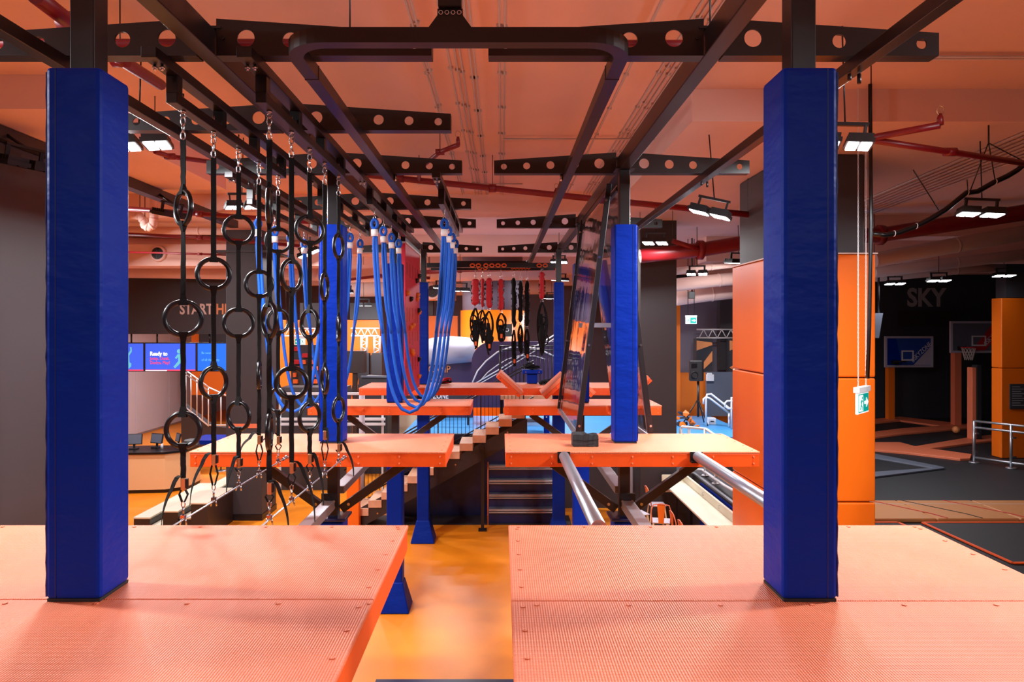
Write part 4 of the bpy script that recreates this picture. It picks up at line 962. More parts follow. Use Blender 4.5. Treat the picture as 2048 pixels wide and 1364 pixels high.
for i, (u, v0, v1) in enumerate(((372, 741, 815), (382, 748, 823), (394, 757, 832), (405, 765, 842), (417, 774, 852), (442, 787, 852))): MB().cyl(P(u, v0, Yq), P(u, v1, Yq), .022, 8).build('baluster', 'white_paint', r)
MB().prism([(XU(360, Yq), .002), (XU(360, Yq), ZV(806, Yq)), (XU(420, Yq), ZV(854, Yq)), (XU(455, Yq), ZV(856, Yq)), (XU(455, Yq), .002)], 'y', Yq+.1, Yq+.4).build('ramp_side', 'wall_dark', r)
# tiered benches
r = thing('tiered_bench', 'three-tier bench with cream seats and dark ends beside the grey column', 'bench', (-7.1, 15.9, 0))
for x0, x1, z, y0 in ((-7.95, -7.60, .40, 14.75), (-7.58, -7.27, .22, 14.8), (-7.25, -6.92, .58, 14.6), (-6.90, -6.62, .42, 14.65), (-6.60, -6.24, .78, 14.5)):
    ye_ = 15.85 if x1 > -6.5 else 18.0
    MB().box((x0, y0+.01, .002), (x1, ye_, z-.04)).build('riser_box', 'steel_brown', r)
    MB().box((x0-.01, y0, z-.039), (x1+.01, ye_+.01, z)).build('seat_board', 'cream', r, bevel=.008)
slab(378, 881, 455, 889, 21.5, 1.2).build('blue_mat', 'pad_blue', None, 'blue floor mat behind the reception desk', 'mat')
for u, v in ((371, 938), (442, 942), (577, 956)):
    Y = YF(v); x = XU(u, Y); r = thing('barrier_post', 'slim black queue post on a round steel base near the reception desk', 'queue post', (x, Y, 0), 'queue posts')
    MB().tube([(x, Y, .002), (x, Y, .02), (x, Y, .035)], [.17, .17, .04], 18).build('base', 'galv', r); MB().cyl((x, Y, .035), (x, Y, .95), .02, 10).build('pole', 'steel_dark', r)
# ================================================================== right side: padded column, dark pillar, stage corner
yc = 9.4
r = thing('padded_column', 'massive dark column with orange padding around its lower half', 'column', (4.5, yc+1, 0))
MB().box((3.97, yc+.04, .002), (5.03, yc+2.0, SOF)).build('column_shaft', 'wall_dark', r, bevel=.03)
hts = [.002, ZV(1003, yc), ZV(755, yc), ZV(508, yc)]
for a, b in zip(hts[:-1], hts[1:]):
    MB().box((3.88, yc-.04, a+.008), (5.13, yc+2.08, b-.008)).build('pad_panel', 'orange_pad', r, bevel=.02)
MB().box((3.86, yc-.06, hts[3]-.006), (5.15, yc+2.1, hts[3]+.012)).build('top_trim', 'letter_pale', r)
exit_sign(P(1724, 805, 8.0), .40, math.radians(46), 'green exit sign with an arrow hung on chains before the orange padded column', 1, (-.13, .13), 'chain')
c0 = XU(1740, 7.8); MB().tube([(c0, 7.8, CEIL), (c0+.01, 7.8, CZ+1.2), (c0-.01, 7.8, CZ), (c0-.03, 7.8, ZV(757, 7.8))], .022, 8).build('black_cable', 'rubber_black', None, 'thick black cable hanging down past the exit sign', 'cable')
struct('wall_pillar', MB().box((XU(1281, 15.3), 15.3, 0), (XU(1353, 15.3), 16.2, SOF)), 'wall_dark')
slab(1264, 500, 1281, 1032.5, 16.25, .4).build('pale_pillar', 'wall_light', None, 'pale narrow pillar behind the dark pillar', 'pillar')
Yw = 22.5
struct('wall_stage', slab(1345, 575, 1478, 900, Yw, .3), 'wall_purple')
slab(1440, 575, 1540, 740, Yw-.5, .3).build('dark_return', 'wall_dark', None, 'dark wall return above the striped columns', 'partition')
slab(1345, 590, 1360.5, 943, Yw-1.2, .5).build('orange_fin', 'orange_wall', None, 'narrow orange fin standing beside the dark pillar', 'fin')
slab(1360.5, 745, 1470, 940, 21.45, .08).build('orange_dado', 'orange_wall', None, 'orange lower wall behind the loudspeaker', 'partition')
slab(1413, 744, 1500, 832.2, 20.9, .09).build('grey_panel', 'grey_panel', None, 'blue grey panel behind the white stair handrails', 'panel')
for u0, u1, nm in ((1393, 1424, 'nearer the dark pillar'), (1459, 1490, 'half hidden by the orange padded column')):
    r = thing('striped_column', 'black column with diagonal orange stripes '+nm, 'column', P((u0+u1)/2, 745, 21.6))
    slab(u0, 677, u1, 939, 21.6, .35).build('body', 'wall_black', r)
    for t in (0, 30):
        MB().prism([(XU(u0, 21.6), ZV(725-t+6, 21.6)), (XU(u0, 21.6), ZV(705-t+6, 21.6)), (XU(u0+20+t*.35, 21.6), ZV(688-t*.1, 21.6)), (XU(u1, 21.6), ZV(688-t*.1+(4 if t else 2), 21.6)), (XU(u1, 21.6), ZV(705-t*.5, 21.6))] if t else
                   [(XU(u0, 21.6), ZV(735, 21.6)), (XU(u0+12, 21.6), ZV(727, 21.6)), (XU(u1, 21.6), ZV(702, 21.6)), (XU(u1, 21.6), ZV(722, 21.6)), (XU(u0+10, 21.6), ZV(742, 21.6))], 'y', 21.57, 21.599).build('stripe', 'letter_orange', r)
truss(P(1398, 676, 21.64), P(1480, 676, 21.64), .27, 'pale lattice truss above the striped columns', 'net', 9)
exit_sign(P(1382, 641, 18.5), .30, 0, 'small green exit sign hung before the purple grey wall', 1, (-.1, .1), SOF)
r = thing('projector', 'small black box hung above the exit sign by the dark pillar', 'projector', P(1384, 590, 18.24)); slab(1378, 583, 1390, 597, 18.24, .17).build('body', 'black_plastic', r, bevel=.01)
MB().cyl(P(1384, 583, 18.33), (XU(1384, 18.33), 18.33, SOF), .02, 6).build('mount', 'steel_dark', r)
# loudspeaker on tripod on the stage
Ysp = 19.0; c = P(1393, 741, Ysp)
r = thing('loudspeaker', 'black loudspeaker mounted on a tripod stand on the blue stage', 'loudspeaker', (c.x, Ysp, ZV(762, Ysp)))
a = MB(); x0, x1 = XU(1379, Ysp), XU(1408, Ysp); a.prism([(x0, Ysp), (x1-.06, Ysp-.05), (x1, Ysp+.02), (x1-.03, Ysp+.3), (x0+.06, Ysp+.3)], 'z', ZV(762, Ysp), ZV(721, Ysp)); a.build('cabinet', 'black_plastic', r, bevel=.02)
MB().torus((x0+.13, Ysp-.035, ZV(750, Ysp)), .09, .014, None, 18, 6).build('woofer', 'rubber_black', r)
MB().box((x0+.05, Ysp-.045, ZV(735, Ysp)), (x0+.2, Ysp-.02, ZV(727, Ysp))).build('horn', 'rubber_black', r)
r = thing('speaker_stand', 'black tripod speaker stand on the blue stage', 'stand', (c.x, Ysp+.1, 1.78))
MB().cyl((c.x+.08, Ysp+.12, 2.0), (c.x+.08, Ysp+.12, ZV(763, Ysp)), .035, 10).build('pole', 'steel_dark', r)
for i in range(3):
    a = i*2*math.pi/3+.9; MB().cyl((c.x+.08, Ysp+.12, 2.5), (c.x+.08+.42*math.cos(a), Ysp+.12+.42*math.sin(a), 1.80), .018, 8).build('leg', 'steel_dark', r)
r = thing('white_box', 'small white box beside the speaker stand', 'box', P(1425, 849, 19.1)); slab(1417, 836, 1432, 849.2, 19.1, .2).build('body', 'white_paint', r, bevel=.01); slab(1421, 842, 1428, 844, 19.09, .009).build('label_strip', 'black_plastic', r)
r = thing('wall_dispenser', 'white dispenser box on the blue grey panel', 'dispenser', P(1421, 755, 20.8)); slab(1414, 749, 1428, 762, 20.75, .12).build('body', 'white_paint', r, bevel=.01); slab(1416, 746, 1424, 749, 20.75, .1).build('lid', 'white_paint', r)
rg = random.Random(11); n = 0
import bmesh
def rock(c, q):                            # angular lump: hull of a few points round c
    bm = bmesh.new()
    for k in range(9):
        d = Vector((rg.gauss(0, 1), rg.gauss(0, 1), rg.gauss(0, .75))).normalized(); bm.verts.new(Vector(c)+d*q*rg.uniform(.85, 1.05))
    bmesh.ops.convex_hull(bm, input=bm.verts); b = MB(); ix = {}
    for v in bm.verts:
        if v.link_faces: ix[v] = len(b.v); b.v.append(v.co.copy())
    for f in bm.faces: b.face([ix[v] for v in f.verts])
    bm.free(); return b
x0_ = XU(1361, 18.6)
for i, (dx, dy, dz, q) in enumerate(((.08, 0, .09, .105), (.28, -.03, .085, .10), (.46, .02, .075, .085), (.17, .19, .09, .11), (.38, .2, .09, .10), (.02, .2, .08, .09), (.12, .08, .225, .11), (.31, .09, .215, .11), (.0, .17, .215, .09), (.24, .2, .22, .085), (.20, .12, .36, .105), (.05, .15, .35, .09))):
    o_ = i in (0, 2, 4, 7, 8, 10)
    b = rock((x0_+dx, 18.65+dy, 1.78+dz), q)
    if dz < .1:
        lo = min(p.z for p in b.v); b.v = [p+Vector((0, 0, 1.777-lo)) for p in b.v]
    b.build('foam_rock', 'orange_wall' if o_ else 'wall_black', None, ('orange' if o_ else 'black')+' angular foam rock heaped behind the speaker stand', 'foam rock', 'foam rocks')
# white handrails at the stage corner
def pipe_rail(name, label, lines, rr, cat='handrail', m='white_paint', feet=()):
    r = thing(name, label, cat, lines[0][0])
    for L in lines: MB().tube(L, rr, 8).build('rail_tube', m, r)
    for p in feet: MB().tube([p, Vector(p)+Vector((0, 0, .02))], [rr*3, rr*2], 10).build('foot', m, r)
    return r
Yh = 18.5
pipe_rail('handrail', 'white double handrail sloping down beside the grey panel', [[P(1412, 850, Yh), P(1412, 798, Yh), P(1414, 789, Yh), P(1422, 788, Yh), P(1466, 822, Yh), P(1466, 855, Yh)], [P(1407, 808, Yh), P(1407, 798, Yh), P(1412, 794, Yh), P(1420, 797, Yh), P(1466, 832, Yh)], [P(1458, 853, Yh), P(1458, 826, Yh)]], .028)
pipe_rail('handrail', 'white looped handrail next to the orange padded column', [[P(1463, 857, 18.3), P(1463, 795, 18.3), P(1475, 795, 18.3)], [P(1450, 815, 18.3), P(1450, 806, 18.3), P(1454, 802, 18.3), P(1475, 802, 18.3)], [P(1450, 812, 18.3), P(1456, 817, 18.3), P(1475, 817, 18.3)]], .028)
Yk = 15.4
pipe_rail('guard_rail', 'white guard rail at the stage edge behind the long counter', [[P(1361, 870, Yk), P(1361, 857, Yk), P(1364, 853, Yk), P(1412, 858, Yk-.4), P(1440, 878, Yk-2.2), P(1500, 960, Yk-3.5)], [P(1362, 937, Yk), P(1405, 940, Yk-.3), P(1450, 972, Yk-2.0), P(1500, 1000, Yk-3.3)], [P(1362, 945, Yk), P(1362, 857, Yk)], [P(1378, 945, Yk-.1), P(1378, 857, Yk-.1)], [P(1410, 951, Yk-.5), P(1410, 858, Yk-.4)], [P(1431, 967, Yk-1.2), P(1431, 872, Yk-1.2)]], .03, 'railing', feet=(P(1362, 945, Yk), P(1378, 945, Yk-.1), P(1410, 951, Yk-.5), P(1431, 967, Yk-1.2)))
# counter with stools
r = thing('long_counter', 'long cream counter with raised edges beside the orange padded column', 'counter', (3.7, 12.3, 0))
zc_ = 1.10; x0, x1 = 3.55, 4.03; ye = YF(962, zc_)
MB().box((x0, 11.55, zc_-.04), (x1, ye, zc_)).build('top_board', 'cream', r, bevel=.01)
MB().box((x1+.001, 11.55, zc_-.04), (x1+.05, ye, zc_+.16)).build('back_edge', 'cream', r, bevel=.008)
MB().box((x0, ye+.001, zc_-.25), (x1+.05, ye+.04, zc_+.14)).build('end_edge', 'cream', r, bevel=.02)
for y in (11.7, 13.0, 14.4): MB().box((x1-.05, y, .002), (x1-.001, y+.05, zc_-.041)).build('leg', 'steel_dark', r)
for y in (12.6, 13.6): MB().tube([(x1-.004, y, zc_+.06), (x1-.03, y, zc_+.06), (x1-.03, y, zc_+.12), (x1-.004, y, zc_+.12)], .006, 6).build('cable_clip', 'galv', r)
def stool(x, y, yaw, label):
    r = thing('bar_stool', label, 'stool', (0, 0, 0), 'bar stools')
    MB().frust((0, 0, .70), (.30, .30), (0, 0, .73), (.36, .36)).build('seat', 'wall_light', r, bevel=.01)
    for i, j in ((-1, -1), (1, -1), (1, 1), (-1, 1)): MB().cyl((i*.21, j*.21, .004), (i*.14, j*.14, .70), .018, 8, .014).build('leg', 'desk', r)
    MB().torus((0, 0, 0), .24, .010, Matrix.Translation((0, 0, .28)) @ Matrix.Rotation(math.pi/2, 4, 'X'), 20, 6).build('foot_ring', 'galv', r)
    MB().tube([(-.17, .15, .72), (-.19, .19, .95), (-.15, .22, 1.08), (0, .23, 1.11), (.15, .22, 1.08), (.19, .19, .95), (.17, .15, .72)], .011, 8).build('back_hoop', 'tramp_pad', r)
    MB().prism([(-.05, .73), (.05, .73), (.075, 1.09), (-.075, 1.09)], 'y', .205, .213).build('back_splat', 'orange_wall', r)  # metal splat: the orange it reflects is painted in as its colour
    r.location = (x, y, 0); r.rotation_euler = (0, 0, yaw); return r
sp1 = [(3.12, 13.35, math.pi*.93), (2.78, 13.9, math.pi*.6), (3.32, 14.6, math.pi*.5), (3.36, 12.6, math.pi*.5), (3.36, 12.0, math.pi*.5)]
lb = ['pale seated bar stool with an orange back splat pulled out from the counter', 'pale bar stool standing apart under the steel beam', 'bar stool tucked in near the far end of the counter', 'bar stool tucked under the middle of the counter', 'bar stool at the padded column end of the counter']
s0 = stool(*sp1[0], lb[0])
for q, l in zip(sp1[1:], lb[1:]): dup(s0, (q[0], q[1], 0), q[2], l)
struct('wall_counter', MB().prism([(4.25, 11.55), (4.95, 11.55), (4.95, 16.9), (3.93, 16.9), (3.93, 15.2), (4.25, 15.2)], 'z', 0, 1.25), 'wall_dark')
MB().box((4.22, 11.56, .3), (4.249, ye-.6, 1.2)).build('wall_cladding', 'pad_blue', None, 'bright blue panel on the low wall behind the long counter', 'panel')
MB().box((4.24, 11.55, 1.25), (4.30, 15.2, 1.285)).build('wall_capping', 'galv', None, 'metal capping along the low wall behind the long counter', 'capping')
# ================================================================== trampoline court
TZ = .9
struct('trim_court', MB().box((4.6, -4, 0), (23.6, 9.3, TZ-.05)).box((5.35, 9.3, 0), (23.6, 29.0, TZ-.05)), 'tramp_bed')
def onz(u, v, z=TZ): Y = YF(v, z); return (XU(u, Y), Y)
def pad_poly(pix, label, m, name='trampoline_pad', t=.07, cat='pad', z0=TZ-.049):
    return MB().prism([onz(u, v, z0+t) for u, v in pix], 'z', z0, z0+t).build(name, m, None, label, cat, bevel=.012)
ya_, yb_ = YF(1040, TZ), YF(1003, TZ)
r = thing('trampoline_strip', 'broad orange vinyl strip of pads crossing the near trampolines', 'pad strip', (9, ya_, TZ))
xs = [5.4, 8.15, 9.7, 13.5, 19]
for a, b in zip(xs[:-1], xs[1:]): MB().box((a+.008, ya_, TZ-.049), (b-.008, yb_, TZ+.03)).build('pad', 'tramp_strip', r, bevel=.025)
for k, x in enumerate((8.1, 8.75, 9.62)):
    MB().ribbon([(x-.5, yb_-.02, TZ+.034), (x+.15, ya_+.3, TZ+.036), (x+.25, ya_+.02, TZ+.034)], .03, .006, (1, 0, 0)).build('strap', 'red_fabric' if k != 1 else 'pad_black', r)
MB().box((5.4, yb_-.32, TZ+.031), (19, yb_-.30, TZ+.034)).build('stitching', 'net', r)
def bed(pts, label, edge='mat_edge'):
    r = thing('trampoline_bed', label, 'trampoline', (pts[0][0], pts[0][1], TZ))
    MB().prism(pts, 'z', TZ-.049, TZ-.03).build('bed', 'tramp_bed', r)
    n = len(pts)
    for i in range(n):
        a, b = pts[i], pts[(i+1) % n]; MB().bar((a[0], a[1], TZ-.028), (b[0], b[1], TZ-.028), .05, .02).build('edge_webbing', edge, r)
e0, e1 = onz(1845, 1042), onz(2025, 1122)
bed([e0, e1, (e1[0]+4, e1[1]+.05), (16, ya_-.05)], 'black trampoline bed edged in orange beside the front platform')
bed([(5.3, 9.6), (e1[0]-.3, e1[1]-.3), (e0[0]-.45, ya_-.06), (5.5, ya_-.06)], 'small black trampoline bed next to the orange padded column')
bed([onz(1745, 914), onz(1866, 935), onz(1748, 943), onz(1600, 952), onz(1600, 912)], 'dark trampoline bed framed by pale blue grey pads', 'grey_panel')
pad_poly([(1600, 905), (1750, 907), (1886, 933), (1866, 935), (1745, 914), (1600, 912)], 'far blue grey pad strip framing the dark trampoline bed', 'grey_panel', t=.05)
pad_poly([(1866, 935), (1886, 933), (1889, 935.5), (1748, 953), (1600, 964), (1600, 952), (1748, 943)], 'near blue grey pad strip framing the dark trampoline bed', 'grey_panel', t=.05)
pad_poly([(1740, 884), (1800, 884), (1830, 892), (1943, 908), (1940, 916), (1920, 917), (1820, 905), (1740, 898)], 'long orange pad strip running to the end of the steel guard rail', 'tramp_pad')
pad_poly([(1830, 892), (1945, 873), (1945, 885), (1860, 896.25)], 'orange pad strip meeting the guard rail post', 'tramp_pad')
pad_poly([(1950, 873), (2010, 866), (2010, 878), (1950, 884)], 'short orange pad behind the steel guard rail', 'tramp_pad')
pad_poly([(1740, 864), (1805, 856), (1940, 847), (1945, 854), (1810, 866), (1740, 875)], 'middle orange pad strip of the back trampolines', 'tramp_pad')
pad_poly([(1740, 838), (1800, 833), (1900, 844), (1930, 847.67), (1880, 851), (1800, 840), (1740, 846)], 'farthest orange pad strip against the court wall', 'tramp_pad')
Yb = 27.6
struct('wall_court', MB().box((XU(1700, Yb), Yb, 0), (23.6, Yb+.3, CEIL)), 'wall_black')
struct('wall_court_side', MB().box((5.4, Yb-.01, 0), (XU(1700, Yb)-.01, Yb+.3, CEIL)), 'wall_black')
text('wall_lettering', 'SKY', 1.02, P(1814, 612, Yb-.02), (math.pi/2, 0, 0), 'letter_grey', None, 'large faded grey SKY lettering on the dark court wall', 'lettering', ext=.008, bold=.03, sx=.88)
slab(1795, 622, 1920, 652, Yb-.03, .025).build('wall_mural', 'steel_brown', None, 'dull red brown band on the court wall under the SKY lettering', 'mural')
def backboard(u0, v0, u1, v1, Y, label, blue, rim_u, rim_v, post):
    r = thing('basketball_board', label, 'backboard', P((u0+u1)/2, v1, Y))
    a, b = P(u0, v1, Y), P(u1, v0, Y); w, h = b.x-a.x, b.z-a.z
    MB().box((a.x, Y, a.z), (b.x, Y+.05, b.z)).build('board', 'screen_blue3' if blue else 'grey_panel', r)
    for q in ((a.x-.03, a.z-.03, b.x+.03, a.z+.05), (a.x-.03, b.z-.05, b.x+.03, b.z+.03), (a.x-.03, a.z+.051, a.x+.05, b.z-.051), (b.x-.05, a.z+.051, b.x+.03, b.z-.051)):
        MB().box((q[0], Y-.03, q[1]), (q[2], Y+.055, q[3])).build('frame', 'inflatable', r)
    s = MB(); cx = a.x+w*.47 if blue else a.x+w*.5; zz = a.z+h*.2; ww, hh = w*.26, h*.3
    for q in ((cx-ww/2, zz, cx+ww/2, zz+.05), (cx-ww/2, zz+hh, cx+ww/2, zz+hh+.05), (cx-ww/2, zz+.05, cx-ww/2+.05, zz+hh), (cx+ww/2-.05, zz+.05, cx+ww/2, zz+hh)): s.box((q[0], Y-.02, q[1]), (q[2], Y-.006, q[3]))
    s.build('target_square', 'white_paint', r)
    tri = [(a.x+w*.6, a.z+.06), (b.x-.06, a.z+.06), (b.x-.06, a.z+h*.68)] if blue else [(a.x+w*.38, a.z+.06), (a.x+w*.62, a.z+.06), (b.x-.06, b.z-.2), (b.x-.06, b.z-.06), (b.x-.5, b.z-.06)]
    MB().prism(tri, 'y', Y-.012, Y-.003).build('colour_wedge', 'inflatable' if blue else 'red_fabric', r)
    if blue: MB().prism([(a.x+.06, a.z+.06), (a.x+w*.35, a.z+.06), (a.x+w*.22, b.z-.06), (a.x+.06, b.z-.06)], 'y', Y-.012, Y-.003).build('colour_wedge', 'pad_blue', r)
    text('lettering', '#SKYZONE', .25, (a.x+w*.58, Y-.03, a.z+h*.14) if blue else (a.x+w*.62, Y-.03, a.z+h*.2), (math.pi/2, -.75, 0), 'white_paint', r, ext=.003, sx=.8)
    rc = P(rim_u, rim_v, Y-.5)
    MB().torus(rc, .23, .02, Matrix.Rotation(math.pi/2, 4, 'X'), 24, 6).build('rim', 'red_fabric' if not blue else 'rubber_black', r)
    MB().box((rc.x-.08, Y-.28, rc.z-.12), (rc.x+.08, Y-.02, rc.z+.03)).build('rim_mount', 'rubber_black', r)
    if not blue:
        nt = MB()
        for i in range(12):
            for sg in (1, -1):
                pts = []
                for k in range(6):
                    t = k/5; a_ = 2*math.pi*i/12+sg*t*1.1; rr = .22-.10*t; pts.append((rc.x+rr*math.cos(a_), rc.y+rr*math.sin(a_), rc.z-.45*t))
                nt.tube(pts, .008, 4)
        nt.build('net', 'net', r)
    MB().box((rc.x-.12, Y+.06, TZ+.018), (rc.x+.12, Y+.3, a.z+.5)).build('upright', 'orange_wall' if blue else 'tramp_pad', r)
mat('screen_blue3', (.012, .06, .35, 1), .4)
backboard(1771, 674, 1864, 733, 26.6, 'blue and white basketball backboard in a pale frame with a black rim', True, 1800, 723, 1)
backboard(1902, 644, 2012, 704, 25.0, 'grey and red basketball backboard with a white net below its rim', False, 1937, 695, 1)
c = P(1912, 866, 23.2); c.z = TZ+.13
r = thing('basketball', 'orange basketball resting on the back trampoline', 'ball', (c.x, c.y, TZ+.02))
b = MB(); S, T = 16, 10; 
for i in range(T+1):
    th = math.pi*i/T
    for j in range(S): b.v.append(c+Vector((.125*math.sin(th)*math.cos(2*math.pi*j/S), .125*math.sin(th)*math.sin(2*math.pi*j/S), .125*math.cos(th))))
for i in range(T):
    for j in range(S): b.face((i*S+j, i*S+(j+1) % S, (i+1)*S+(j+1) % S, (i+1)*S+j), True)
b.build('skin', 'letter_orange', r); MB().torus(c, .126, .004, None, 24, 5).torus(c, .126, .004, Matrix.Rotation(math.pi/2, 4, 'Z'), 24, 5).build('seams', 'rubber_black', r)
r = thing('padded_upright', 'slim orange and black padded upright behind the guard rail', 'post', (*onz(1956, 880), TZ)); X_, Y_ = onz(1956, 880)
MB().box((XU(1944, Y_), Y_, TZ+.018), (XU(1953, Y_), Y_+.25, ZV(735, Y_))).build('orange_pad', 'tramp_pad', r, bevel=.02); MB().box((XU(1953, Y_)+.005, Y_, TZ+.018), (XU(1964, Y_), Y_+.25, ZV(730, Y_))).build('black_pad', 'pad_black', r, bevel=.02)
Yo = 19.0
r = thing('orange_court_wall', 'dull orange padded wall end beside the basketball court', 'partition', P(2030, 900, Yo))
MB().box((XU(2003, Yo), Yo, TZ-.04), (XU(2180, Yo), Yo+.4, ZV(737, Yo))).build('lower_pad', 'orange_pad', r, bevel=.02); MB().box((XU(2003, Yo), Yo, ZV(736, Yo)), (XU(2180, Yo), Yo+.4, ZV(596, Yo))).build('upper_pad', 'orange_pad', r, bevel=.02)
MB().box((XU(2012, Yo), Yo, ZV(595, Yo)), (XU(2180, Yo), Yo+.4, SOF)).build('dark_top', 'wall_black', r)
r = thing('rules_board', 'dark rules board with faint lines of print on the orange wall end', 'sign', P(2040, 815, Yo-.05)); slab(2020, 768, 2100, 818, Yo-.05, .03).build('board', 'wall_black', r)
for i in range(9): slab(2024, 773+i*4.6, 2040+(i*7) % 12, 774.3+i*4.6, Yo-.056, .004).build('print_line', 'letter_grey', r)
A, B, Cc = onz(1948, 922), onz(2022, 933), onz(2110, 946)
r = thing('guard_rail', 'galvanised tube guard rail with clear panels beside the court', 'railing', (A[0], A[1], TZ))
hh = (ZV(842, A[1])-TZ)
for p in (A, B, Cc):
    MB().cyl((p[0], p[1], TZ-.05), (p[0], p[1], TZ+hh), .035, 10).build('post', 'galv', r); MB().tube([(p[0], p[1], TZ-.049), (p[0], p[1], TZ-.02)], [.13, .12], 12).build('foot', 'galv', r)
for z in (hh, hh-.17, .10):
    MB().tube([(A[0], A[1], TZ+z), (B[0], B[1], TZ+z), (Cc[0], Cc[1], TZ+z)], .03, 8).build('rail_tube', 'galv', r)
for p in (A, B):
    for z in (.25, .75): MB().bc((p[0]+.06, p[1]-.02, TZ+z), (.09, .05, .05)).build('panel_clip', 'chrome', r)
r = thing('court_projector', 'pale projector housing at the edge of the orange padded column', 'projector', P(1755, 676, 19.2)); MB().prism([(XU(1748, 19.2), ZV(626, 19.2)), (XU(1766, 19.2), ZV(626, 19.2)), (XU(1758, 19.2), ZV(676, 19.2)), (XU(1748, 19.2), ZV(676, 19.2))], 'y', 19.2, 19.45).build('housing', 'grey_panel', r)
MB().cyl(P(1757, 626, 19.3), (XU(1757, 19.3), 19.3, SOF), .03, 8).build('mount', 'steel_dark', r)
# ================================================================== ceiling services
zc_ = CEIL-.02
cx_ = [-.81, -.77, -.54, -.47, -.42, -.32, -.28, -.02, .03, 1.36, 1.70, 1.76, 1.82, 1.88]
for x in cx_:
    r = thing('conduit', 'thin straight conduit clipped along the ceiling between the overhead beams', 'conduit', (x, 8, zc_), 'ceiling conduits')
    MB().cyl((x, 3.95 if -.35 < x < -.25 else 2.2, zc_), (x, 14.15, zc_), .010, 6).build('pipe', 'conduit', r)
    b = MB(); y = 4.1 if -.35 < x < -.25 else 2.6+random.random()*.3
    while y < 14: b.bc((x, y, zc_+.002), (.055, .02, .028)); y += 1.15
    b.build('clips', 'conduit', r, kind='stuff')
for y, x0, x1 in ((9.9, .03, 2.22), (13.0, -1.6, .4), (6.9, 2.4, 12.0), (6.95, 2.4, 12.0)):
    MB().cyl((x0, y, CEIL-.045), (x1, y, CEIL-.045), .014, 6).build('cross_conduit', 'conduit', None, 'thin conduit crossing the ceiling sideways', 'conduit', 'cross conduits')
for i in range(8):
    x = 6.35+.12*i; MB().cyl((x, 8.0, SOF-.02), (x+.6, 14.6, SOF-.02), .014, 6).build('court_conduit', 'conduit', None, 'thin conduit running along the soffit above the trampolines', 'conduit', 'court conduits')
def red_pipe(pts, rr, label, heads=()):
    r = thing('sprinkler_pipe', label, 'pipe', pts[0]); MB().tube(pts, rr, 10).build('pipe', 'pipe_red', r)
    for p in pts[1:-1]: MB().tube([Vector(p)-Vector((.06, 0, 0)), Vector(p)+Vector((.06, 0, 0))], rr*1.35, 10).build('coupling', 'pipe_red', r)
    for p in heads:
        p = Vector(p); MB().tube([p, p+Vector((0, 0, .07)), p+Vector((0, 0, .11))], [rr*.9, rr*.8, rr*.4], 8).build('riser', 'pipe_red', r)
        MB().torus(p+Vector((0, 0, .14)), .035, .005, None, 12, 5, sz=1.3).build('sprinkler_cage', 'brass', r)
    for p in pts[::2]: MB().cyl(p, (p[0], p[1], CE(p[0], p[1], p[2])), .006, 5).build('hanger_rod', 'steel_dark', r)
    return r
red_pipe([P(640, 340, 11), P(800, 357, 11), P(985, 376.5, 11), P(1200, 399, 11), P(1496, 429, 11)], .05, 'red sprinkler main crossing above the looped ropes and acrylic sheets', (P(1113, 390, 11),))
red_pipe([P(838, 361, 11), P(838, 338, 10.4), P(880, 304, 9.4), P(916, 290, 9.0)], .032, 'red sprinkler branch rising above the second perforated beam', (P(916, 290, 9.0),))
red_pipe([P(-40, 86, 4.6), P(205, 87, 4.6), P(700, 87, 4.6), P(1300, 89, 4.6), P(1420, 89, 4.6)], .030, 'red sprinkler main seen through the holes of the first perforated beams')
red_pipe([P(70, -10, 3.9), P(140, 45, 4.4), P(240, 118, 5.6), P(322, 170, 6.4)], .05, 'red sprinkler pipe slanting behind the near post beside the dark wall')
red_pipe([P(1742, 276, 7.0), P(1880, 250, 6.6)], .035, 'red sprinkler branch above the black swagged cable', (P(1880, 250, 6.6),))
red_pipe([P(1742, 280, 7.0), P(1900, 304, 7.4), P(2070, 330, 8.2)], .035, 'red sprinkler pipe slanting over the trampolines')
red_pipe([P(1280, 512, 14.2), P(1400, 500, 14.2), P(1530, 478, 14.2), P(1760, 470, 13.8), P(2080, 420, 12.6)], .15, 'thick red pipe running behind the orange padded column')
red_pipe([P(1345, 482, 14.0), P(1400, 499, 14.1)], .05, 'thin red pipe joining the thick one')
red_pipe([P(310, 303, 8.2), P(340, 313, 8.4), P(430, 325, 9)], .03, 'red sprinkler branch beside the ring rails', (P(310, 303, 8.2),))
red_pipe([P(250, 417, 12.6), P(400, 428, 12.7), P(650, 446, 12.9)], .045, 'upper red pipe behind the hanging rings')
red_pipe([P(250, 468, 15.1), P(400, 475, 15.2), P(600, 492, 15.6)], .04, 'middle red pipe behind the hanging rings')
red_pipe([P(250, 504, 17.6), P(400, 508, 17.6), P(520, 513, 17.6)], .025, 'lower thin red pipe crossing the round vent')
red_pipe([P(840, 545, 21), P(920, 540, 21), P(1110, 536, 21)], .07, 'red pipe high above the hanging harnesses')
red_pipe([P(690, 560, 23), P(760, 552, 23), P(860, 556, 23)], .05, 'red pipe high behind the looped ropes')
# long brown beam above the dark side wall, with two unlit floodlights
r = thing('side_beam', 'long brown steel beam above the dark side wall', 'beam', (-6.0, 7, CZ+2.25)); MB().box((-6.08, .5, CZ+2.23), (-5.9, 15.3, CZ+2.39)).build('beam', 'steel_brown', r)
for y, l in ((8.16, 'unlit black floodlight clamped before the dark side wall'), (11.8, 'unlit black floodlight clamped to the brown beam past the side wall')):
    flood((-5.72, y, CZ+1.9), 1.2, (.2, 0), rod_top=CZ+2.30, lit=False, label=l, rod_x=-5.91)
